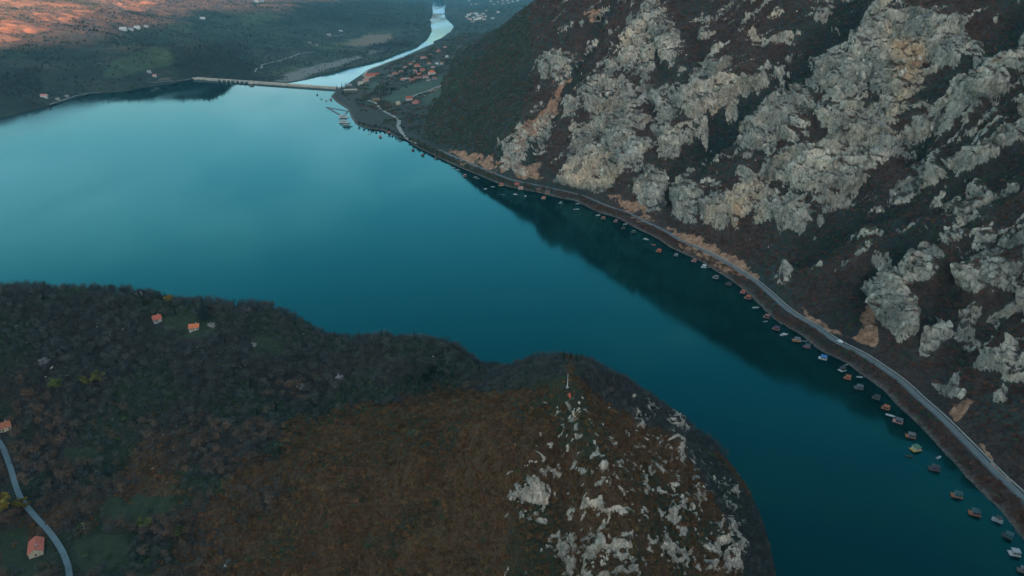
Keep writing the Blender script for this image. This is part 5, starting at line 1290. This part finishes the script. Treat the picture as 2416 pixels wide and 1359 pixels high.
def raft(x, y, s, rz, deck, wall, roof, label, style='gable', frac=.6, shift=.12, walk=False, cat='raft house'):
    """floating raft of side s with a cabin on it"""
    p = at_level(x, y, .6); o = empty('raft_house' if style != 'open' else 'raft', (p[0], p[1], 0), R(rz)); tag(o, label, cat, 'rafts moored along the right shore')
    w, d = s, s * .74
    q = MB()
    for k in range(4):
        yy = -d / 2 + d * (k + .5) / 4; q.tube((-w / 2 + .1, yy, .12), (w / 2 - .1, yy, .12), .3, .3, 8)
    q.build('pontoon', pc('dark'), o)
    MB().box(-w / 2, w / 2, -d / 2, d / 2, .42, .62).build('deck', pc(deck), o)
    cw, cd = w * frac, d * .74; cx, cy = w * shift, d * .08; h = .62 + 2.15
    if style != 'open':
        cb = MB().box(cx - cw / 2, cx + cw / 2, cy - cd / 2, cy + cd / 2, .623, h)
        if style == 'gable':
            for sx in (cx - cw / 2, cx + cw / 2 - .02): cb.add([(sx, cy - cd / 2, h), (sx, cy + cd / 2, h), (sx, cy, h + cd * .26), (sx + .02, cy - cd / 2, h), (sx + .02, cy + cd / 2, h), (sx + .02, cy, h + cd * .26)], [(0, 1, 2), (5, 4, 3), (0, 2, 5, 3), (1, 4, 5, 2)])
        cb.build('cabin', pc(wall), o)
        if style == 'gable': MB().gable(cx - cw / 2 - .4, cx + cw / 2 + .4, cy - cd / 2 - .45, cy + cd / 2 + .45, h - .1, h + cd * .32, .14).build('roof', tiles(roof), o)
        elif style == 'hip': MB().hip(cx - cw / 2 - .5, cx + cw / 2 + .5, cy - cd / 2 - .5, cy + cd / 2 + .5, h + .003, h + cd * .36, .7).build('roof', tiles(roof), o)
        else: MB().box(cx - cw / 2 - .4, cx + cw / 2 + .4, cy - cd / 2 - .4, cy + cd / 2 + .4, h + .003, h + .22).build('roof', pc(roof), o)
        MB().box(cx - cw / 2 - .05, cx - cw / 2 + .04, cy - .45, cy + .45, .63, 2.5).build('door', pc('wood'), o)
        for sx in (-.22, .22): MB().box(cx + cw * sx - .5, cx + cw * sx + .5, cy - cd / 2 - .05, cy - cd / 2 + .04, 1.3, 2.2).build('window', glass, o)
    else:
        MB().box(cx - cw / 2, cx + cw / 2, cy - cd / 2, cy + cd / 2, 2.75, 2.9).build('roof', pc(roof), o)
        for sx in (-.46, .46):
            for sy in (-.46, .46): MB().tube((cx + cw * sx, cy + cd * sy, .62), (cx + cw * sx, cy + cd * sy, 2.753), .07, .07, 5).build('roof_post', pc('wood'), o)
        MB().box(cx - cw * .2, cx + cw * .2, cy - .45, cy + .45, 1.25, 1.33).build('table', pc('wood'), o)
    rl_ = MB(); hgt = 1.55
    for (a, b) in (((-w / 2 + .1, -d / 2 + .1), (w / 2 - .1, -d / 2 + .1)), ((-w / 2 + .1, -d / 2 + .1), (-w / 2 + .1, d / 2 - .1))):
        rl_.tube((*a, hgt), (*b, hgt), .045, .045, 4); rl_.tube((*a, 1.1), (*b, 1.1), .03, .03, 4)
        for k in range(6): t = k / 5; px_, py_ = a[0] + (b[0] - a[0]) * t, a[1] + (b[1] - a[1]) * t; rl_.tube((px_, py_, .6), (px_, py_, hgt), .04, .04, 4)
    rl_.build('railing', pc('wood'), o)
    if walk: MB().box(w / 2 + .003, w / 2 + s * .8, -.5, .5, .5, .62).build('gangway', pc('lightgrey'), o)
    return o
# (px, py, size, turn, deck, wall, roof, style, label)
for a in [
    (748, 224, 8, 20, 'dark', 'slate', 'dark', 'flat', 'small dark raft alone off the right end of the dam'),
    (758, 234, 7, 5, 'slate', 'slate', 'slate', 'open', 'low slate raft left of the white fronted raft by the dam'),
    (769, 237, 9, 5, 'white', 'white', 'white', 'flat', 'white fronted raft house nearest the dam'),
    (780, 235, 11, 5, 'dull', 'lightgrey', 'dull', 'gable', 'grey and dull red raft house touching the white one by the dam'),
    (897, 323, 9, 20, 'white', 'pink', 'orange', 'gable', 'orange roofed raft with a white deck on the shaded cape'),
    (917, 314, 9, 20, 'wood', 'pink', 'red', 'gable', 'red roofed raft tucked against the shaded cape'),
    (943, 332, 7, -10, 'slate', 'slate', 'teal', 'open', 'dark open raft between the red roofed one and the pink deck'),
    (974, 354, 9, -15, 'pink', 'brown', 'dark', 'flat', 'pink decked raft with a dark cabin beside the tree reflections'),
    (997, 366, 8, -20, 'wood', 'brown', 'brown', 'gable', 'brown gabled raft right of the pink decked one with a dark cabin'),
    (1027, 374, 7, -20, 'wood', 'brown', 'dull', 'open', 'open brown raft close under the orange cut bank'),
    (1096, 415, 9, 12, 'pink', 'slate', 'pink', 'flat', 'pink flat roofed raft below the green verge'),
    (1182, 437, 11, 10, 'yellow', 'pink', 'red', 'gable', 'red roofed raft house with a yellow deck at the landing'),
    (1282, 468, 9.5, -10, 'lightgrey', 'orange', 'orange', 'hip', 'bright orange raft house below the brown shore huts'),
    (1322, 480, 8, -25, 'teal', 'teal', 'white', 'open', 'pale open raft below the foot of the grey cliff'),
    (1423, 516, 8.5, -20, 'brown', 'brown', 'dull', 'gable', 'dull brown raft house right of the thin white boat'),
    (1452, 523, 7.5, -25, 'pink', 'dark', 'pink', 'flat', 'pink and black raft just where the road bends below the cliffs'),
    (1470, 539, 7, -20, 'dark', 'dark', 'slate', 'open', 'dark raft standing out from the shore below the road bend'),
    (1494, 548, 8, -20, 'dark', 'slate', 'green', 'flat', 'dark green roofed raft lying farthest from the shore at the bend'),
    (1554, 593, 9, -30, 'rust', 'red', 'red', 'gable', 'crimson raft house off the boulder strewn bank'),
    (1594, 603, 6.5, -30, 'grey', 'lightgrey', 'lightgrey', 'hip', 'small light grey raft house against the shore right of the crimson one'),
    (1637, 616, 8, -30, 'pink', 'pink', 'dull', 'flat', 'dusky pink raft just before the bright white raft house'),
    (1660, 630, 8, -8, 'white', 'white', 'white', 'gable', 'bright white raft house with a short gangway to the shore'),
    (1688, 655, 9, -40, 'lightgrey', 'slate', 'grey', 'flat', 'grey raft with an L shaped deck right of the bright white one'),
    (1719, 671, 9, -35, 'dark', 'slate', 'dark', 'hip', 'dark grey hipped raft under the steep bank'),
    (1752, 690, 7.5, -20, 'pink', 'red', 'red', 'flat', 'small flat red raft just above the wide dark red roof'),
    (1764, 703, 10, -25, 'dull', 'brown', 'rust', 'gable', 'wide dark red roofed raft with a long dull deck'),
    (1808, 748, 8.5, -30, 'dull', 'dark', 'dull', 'flat', 'dark raft with a dull red deck between two white boats'),
    (1831, 776, 9, -35, 'rust', 'purple', 'purple', 'hip', 'purple roofed raft with a rust deck next to the white cabin cruiser'),
    (1879, 803, 10.5, -12, 'orange', 'sand', 'grey', 'hip', 'grey roofed raft house with a bright orange deck and gangway'),
    (1903, 818, 9, -20, 'purple', 'pink', 'teal', 'gable', 'teal roofed raft right of the bright orange deck'),
    (1941, 845, 10, -30, 'white', 'lightgrey', 'blue', 'flat', 'blue roofed raft house with a white deck'),
    (1987, 873, 8.5, 20, 'white', 'dark', 'dark', 'flat', 'black cabined raft with a white deck right of the blue roofed one'),
    (1999, 892, 8, -25, 'orange', 'orange', 'rust', 'gable', 'small orange raft with a rust roof below the black cabin'),
    (2026, 915, 10, -25, 'slate', 'slate', 'slate', 'hip', 'large slate roofed raft right of the small orange one'),
    (2067, 939, 8.5, -35, 'dark', 'slate', 'dark', 'gable', 'dark low raft between the slate and the round rusty roof'),
    (2089, 963, 8.5, -35, 'rust', 'wood', 'rust', 'hip', 'rusty hipped raft house with a brown cabin'),
    (2118, 994, 10, -35, 'pink', 'slate', 'slate', 'gable', 'slate gabled raft with a pinkish deck and a white boat at its corner'),
    (2148, 1029, 9.5, -25, 'orange', 'grey', 'grey', 'hip', 'grey hipped raft with an orange deck off the bare bank'),
    (2160, 1060, 10, 15, 'yellow', 'white', 'green', 'flat', 'yellow green raft with a white cabin'),
    (2204, 1106, 10, -20, 'dark', 'purple', 'dark', 'hip', 'large nearly black raft house right of the yellow green one'),
    (2257, 1169, 9.5, -20, 'orange', 'teal', 'teal', 'gable', 'teal roofed raft with an orange deck low in the picture'),
    (2299, 1211, 9.5, -22, 'rust', 'slate', 'teal', 'hip', 'raft with a red deck and dark teal roof in the lower right'),
    (2353, 1227, 8.5, -40, 'lightgrey', 'dark', 'dark', 'open', 'open dark raft with white fittings near the right edge'),
    (2377, 1265, 8, -40, 'dark', 'teal', 'teal', 'flat', 'dark teal raft with a pale corner near the right edge'),
    (2393, 1306, 8.5, -15, 'white', 'lightgrey', 'lightgrey', 'flat', 'pale blue white raft in the lower right corner'),
    (2411, 1346, 7, -30, 'slate', 'slate', 'grey', 'open', 'grey open raft last at the lower right corner')]:
    x, y, s, rz, dk, wl, rf, st, lb = a
    dk, rf = {'orange': 'deckorange', 'yellow': 'yellow'}.get(dk, dk), {'teal': 'darkteal'}.get(rf, rf)
    raft(x, y, s * .72, rz, dk, wl, rf, lb, st, walk=('gangway' in lb))
for a in [
    (872, 316, 6.5, 30, 'lightgrey', 'white', False, 'pale boat in the tree shade left of the orange roofed raft'), (1068, 396, 7, 30, 'white', 'white', False, 'leftmost of two white boats below the orange cut bank'), (1080, 401, 6.5, -20, 'white', 'blue', True, 'white boat with a blue canopy below the orange cut bank'),
    (1121, 418, 6, 20, 'white', 'lightgrey', False, 'white boat nearest the verge left of the landing track'), (1127, 421, 6, -10, 'lightgrey', 'teal', False, 'grey boat beside the white one left of the landing track'),
    (1145, 446, 6, 20, 'white', 'white', False, 'white boat farthest out below the landing'), (1163, 441, 6, 0, 'white', 'lightgrey', False, 'white boat just left of the yellow decked raft'), (1187, 460, 6.5, -20, 'teal', 'green', False, 'dull green boat out from the landing'),
    (1216, 459, 7, -15, 'white', 'white', True, 'white canopied boat below the small red shore hut'), (1240, 463, 6.5, 75, 'white', 'white', False, 'white boat pointing at the shore left of the orange raft house'), (1363, 481, 6.5, 15, 'white', 'teal', False, 'short white boat close to the shore right of the grey cliff foot'),
    (1360, 494, 9, 8, 'lightgrey', 'white', False, 'long white boat farther out right of the grey cliff foot'), (1411, 508, 7, 20, 'white', 'white', False, 'thin white boat left of the dull brown raft house'), (1475, 529, 6, 15, 'white', 'lightgrey', False, 'small white boat touching the shore at the road bend'),
    (1524, 565, 7.5, -30, 'white', 'white', True, 'white canopied boat left of the crimson raft house'), (1542, 578, 6, -30, 'red', 'red', False, 'small red boat just above the crimson raft house'), (1783, 726, 7, 10, 'white', 'green', False, 'white and green boat below the wide dark red roof'),
    (1806, 759, 5, 20, 'lightgrey', 'teal', False, 'tiny grey boat below the dull red decked raft'), (1850, 790, 8.5, 18, 'white', 'white', True, 'white cabin cruiser left of the bright orange deck'), (1995, 862, 5, 20, 'grey', 'lightgrey', False, 'small grey boat by the shore behind the black cabined raft'),
    (2028, 890, 5, -5, 'white', 'white', False, 'small white boat inshore of the orange raft'), (2101, 981, 7, -35, 'white', 'white', False, 'white boat moored at the corner of the slate gabled raft'), (2215, 1080, 5, 30, 'white', 'white', False, 'small white boat close to shore above the nearly black raft'), (2146, 1077, 5, -20, 'dark', 'slate', False, 'dark little boat beside the yellow green raft')]:
    boat(*a[:4], a[4], a[5], a[7], a[6])
# two tour boats and the floating pier below the dam
def tour(x, y, Lh, rz, label, tone):
    p = at_level(x, y, 1.5); o = empty('tour_boat', (p[0], p[1], 0), R(rz)); tag(o, label, 'tour boat'); W = Lh * .27
    out = [(-Lh / 2, -W / 2), (Lh * .22, -W / 2), (Lh * .4, -W * .3), (Lh / 2, 0), (Lh * .4, W * .3), (Lh * .22, W / 2), (-Lh / 2, W / 2)]
    MB().prism(out, -.3, 1.3, 1.06).build('hull', pc(tone), o)
    c1 = MB().box(-Lh * .42, Lh * .2, -W * .42, W * .42, 1.303, 3.6).build('lower_cabin', pc(tone), o)
    for sy in (-1, 1): MB().box(-Lh * .4, Lh * .17, sy * W * .42 - .04, sy * W * .42 + .04, 2.1, 3.1).build('window_band', glass, c1)
    MB().box(-Lh * .46, Lh * .25, -W * .47, W * .47, 3.603, 3.85).build('upper_deck', pc('white'), o)
    MB().box(-Lh * .36, Lh * .1, -W * .44, W * .44, 6.1, 6.3).build('awning', pc(tone), o)
    for sx in (-.35, -.1, .09):
        for sy in (-.4, .4): MB().tube((Lh * sx, W * sy, 3.85), (Lh * sx, W * sy, 6.103), .07, .07, 5).build('awning_post', pc('lightgrey'), o)
    MB().box(Lh * .11, Lh * .22, -W * .25, W * .25, 3.853, 5.9, .15, .15).build('wheelhouse', pc(tone), o)
tour(812, 276, 26, 8, 'white double decked tour boat moored at the floating pier', 'white')
tour(813, 288, 26, 4, 'second white tour boat lying just below the first', 'white')
tour(820, 297, 22, -4, 'grey green tour boat nearest the wooded cape', 'teal')
a, b = at_level(771, 253, .4), at_level(822, 262, .4); c = at_level(808, 274, .4)
pr = empty('floating_pier', (a[0], a[1], 0)); tag(pr, 'dark triangular floating pier reaching into the lake below the dam', 'pier')
def plank(p, q, w): 
    t = (q - p)[:2]; t = t / np.linalg.norm(t); n = np.array([-t[1], t[0]]) * w / 2
    return MB().prism([tuple(p[:2] - a[:2] - n), tuple(q[:2] - a[:2] - n), tuple(q[:2] - a[:2] + n), tuple(p[:2] - a[:2] + n)], .1, .8)
plank(a, b, 5).build('deck', pc('slate'), pr); plank(a, c, 5).build('deck', pc('slate'), pr); plank(b, c, 4).build('deck', pc('slate'), pr)
# shore huts by the landing
for (x, y, rz, wall, roof, lb) in [(1219, 437, 10, 'brown', 'red', 'small red roofed shore hut above the landing'), (1229, 445, 5, 'cream', 'pink', 'pale shore hut just below the small red roofed one'), (1270, 449, -5, 'brown', 'brown', 'left brown shore hut above the bright orange raft house'), (1290, 455, -5, 'wood', 'brown', 'right brown shore hut above the bright orange raft house')]:
    p = pick(x, y); house(p, 7, 5, 2.4, R(rz), wall, roof, lb, name='shore_hut', cat='hut')
